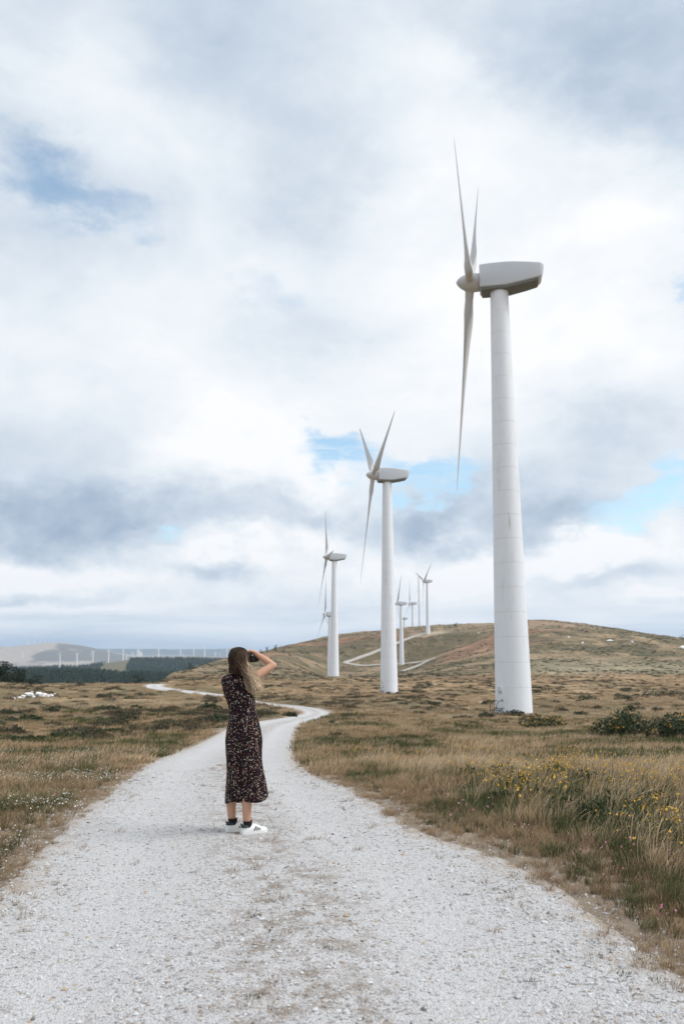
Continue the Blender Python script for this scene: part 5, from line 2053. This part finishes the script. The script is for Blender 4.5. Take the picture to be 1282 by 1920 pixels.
def hair(root, loc_mesh):
    rng = np.random.default_rng(5)
    m = MB()
    dark, mid, tip = np.array([.017, .010, .007]), np.array([.085, .051, .031]), np.array([.80, .62, .44])

    def strand(P, w0, w1, lift, cols):
        """soft flat lock through control points"""
        C = catmull([tuple(p) for p in P], 5)
        nseg = len(C)
        V, Cc = [], []
        for i, c in enumerate(C):
            t = i / (nseg - 1)
            tg = Vector(C[min(i + 1, nseg - 1)] - C[max(i - 1, 0)]).normalized()
            sd_ = tg.cross(Vector((0, 1, 0)))
            sd_ = sd_.normalized() if sd_.length > .05 else Vector((1, 0, 0))
            nn = sd_.cross(tg)
            w = (w0 + (w1 - w0) * t) * (1 - .75 * max(0, t - .8) / .2)
            for a in range(6):
                q = 2 * math.pi * a / 6
                V.append(tuple(Vector(c) + sd_ * w * math.cos(q) + nn * w * .45 * math.sin(q)))
                Cc.append(cols(t))
        Fc = [(i * 6 + a, i * 6 + (a + 1) % 6, (i + 1) * 6 + (a + 1) % 6, (i + 1) * 6 + a) for i in range(nseg - 1) for a in range(6)]
        Fc += [tuple(range(5, -1, -1)), tuple((nseg - 1) * 6 + a for a in range(6))]
        m.add(V, Fc, Cc)

    def head_pt(az, el, r=1.0):
        """point on the scalp: az from the face direction (deg), el up (deg)"""
        a, e = math.radians(az), math.radians(el)
        return HC + upv * .014 - fw * .008 + r * (fw * .104 * math.cos(a) * math.cos(e) + rt * .084 * math.sin(a) * math.cos(e) + upv * .108 * math.sin(e))
    # cap of hair over the skull
    rings = []
    for e in np.linspace(88, -38, 14):
        row = []
        for a in np.linspace(62, 298, 36):
            row.append(np.array(head_pt(a, e, 1.0 - (.02 if e < 0 else 0))))
        rings.append(np.array(row))
    V, Fc = loft(rings, close=False, cap=False)
    m.add(V, Fc, [dark * .9] * len(V))
    for i in range(520):
        s = rng.uniform(0, 1)
        az = 62 + 236 * (1 - s)           # left side of the picture is s=0
        el = rng.uniform(-8, 88) if rng.uniform() < .75 else rng.uniform(55, 89)
        p0 = head_pt(az, el, 1.005)
        j = lambda k: rng.normal() * k
        vis = 1 - s
        # image-left order of this root
        x0 = p0.x - HC.x
        q = min(max((x0 + .10) / .20, 0), 1)
        b = rng.uniform(0, 1)
        q2 = min(max(q * .65 + b * .35 + j(.06), 0), 1)
        left = q < .42 and rng.uniform() < .62
        p1 = head_pt(az + j(5), max(el - 48, -24), 1.05)
        shade_ = rng.uniform(.5, 1.3)
        if left:
            xe = 240 + 150 * q2 + j(10)
            p2 = Z(238 + 130 * q2 + j(4), 285 + j(10), -.095 + .05 * abs(q2 - .5) + j(.012))
            p3 = Z(xe, 338 + 26 * q2 + abs(j(8)), -.105 + j(.012))
            P = [p0, p1, p2, p3]
            cc = lambda t, s_=shade_: dark * s_ * (1 - .5 * t) + mid * s_ * .5 * t
            strand(P, .0065, .004, 0, cc)
        else:
            dep = -.115 + .05 * q2 + j(.018)
            p2 = Z(330 + 90 * q2 + j(9), 318 + j(14), dep)
            p3 = Z(385 + 96 * q2 + j(12), 400 + j(14), dep - .01 + j(.015))
            p4 = Z(412 + 120 * q2 + j(12), 485 - 10 * q2 + j(12), dep + j(.02))
            p5 = Z(424 + 124 * q2 + j(14), 548 - 72 * q2 + j(15), dep + j(.025))
            li = .15 + .85 * q2 + j(.16)
            def cc(t, s_=shade_, li=li):
                k = min(max((t - .33 + .34 * (li - .5)) / .42, 0), 1)
                a = dark * (1 - min(t / .4, 1)) + mid * min(t / .4, 1)
                return (a * (1 - k * .92) + tip * k * .92 * (.5 + .5 * max(li, 0))) * s_
            strand([p0, p1, p2, p3, p4.lerp(p5, max(j(.4), 0)) if rng.uniform() < .3 else p4, p5.lerp(p4, abs(j(.5)))], .0048, .0018, 0, cc)
    # loose strands lifted by the wind
    for i in range(90):
        j = lambda k: rng.normal() * k
        y0 = rng.uniform(260, 420)
        x0 = 415 + (y0 - 260) * .38
        P = [Z(x0 - 20, y0 - 30, -.06), Z(x0 + j(5), y0, -.05), Z(x0 + 40 + j(12), y0 + 40 + j(15), -.04), Z(x0 + 70 + abs(j(18)), y0 + 90 + j(22), -.03)]
        strand(P, .0016, .0009, 0, lambda t: tip * .8)
    # little tuft lifted on the crown
    for i in range(10):
        j = lambda k: rng.normal() * k
        strand([Z(270 + j(8), 150, -.02), Z(283 + j(4), 128 + j(3), -.02), Z(291 + j(2), 116 + j(2), -.01)], .006, .003, 0, lambda t: dark)
    me = m.mesh('hair', True, M['hair'])
    link('hair', loc_mesh(me), None, root)


woman()


def photo_camera():
    c = HC + fw * .138 + upv * .008
    r = empty('photo_camera', c)
    r.rotation_euler = Matrix((rt, fw, upv)).transposed().to_euler()
    tag(r, 'black camera the woman holds up to her eye with both hands', 'camera')
    bm = bmesh.new()
    bmesh.ops.create_cube(bm, size=1)
    for v in bm.verts: v.co = Vector((v.co.x * .088, v.co.y * .042, v.co.z * .060))
    bmesh.ops.bevel(bm, geom=bm.edges[:] + bm.verts[:], offset=.008, segments=2, affect='EDGES')
    link('camera_body', bm_mesh('camera_body', bm, False, M['plastic']), None, r)
    MB().box((0, -.004, .038), (.04, .04, .024)).build('viewfinder', M['plastic'], r, False)
    MB().tube([(0, .02, -.004), (0, .05, -.004), (0, .055, -.004), (0, .095, -.004)], [.034, .034, .037, .036], 20).build('lens', M['plastic'], r)
    MB().tube([(0, .09, -.004), (0, .0962, -.004)], [.03, .03], 20).build('lens_glass', M['glass'], r)
    MB().tube([(.033, 0, .029), (.033, 0, .036)], .007, 10).build('shutter_button', M['galv'], r)


photo_camera()


# ------------------------------------------------------------------ air
def haze():
    m = bpy.data.materials.new('air')
    m.use_nodes = True
    m.node_tree.nodes.clear()
    k = NT(m.node_tree)
    pv = k.new('ShaderNodeVolumePrincipled')
    pv.inputs['Color'].default_value = (.66, .81, 1.0, 1)
    pv.inputs['Density'].default_value = HAZE
    pv.inputs['Anisotropy'].default_value = .2
    out = k.new('ShaderNodeOutputMaterial')
    k.l.new(pv.outputs[0], out.inputs['Volume'])
    S, z0, z1 = 17400., -230., 330.
    o = MB().box((0, 0, (z0 + z1) / 2), (2 * S, 2 * S, z1 - z0)).build('haze', m, None, False)
    tag(o, 'thin blue air haze between the viewer and the far ridges', kind='stuff')


HAZE = 7e-5
haze()
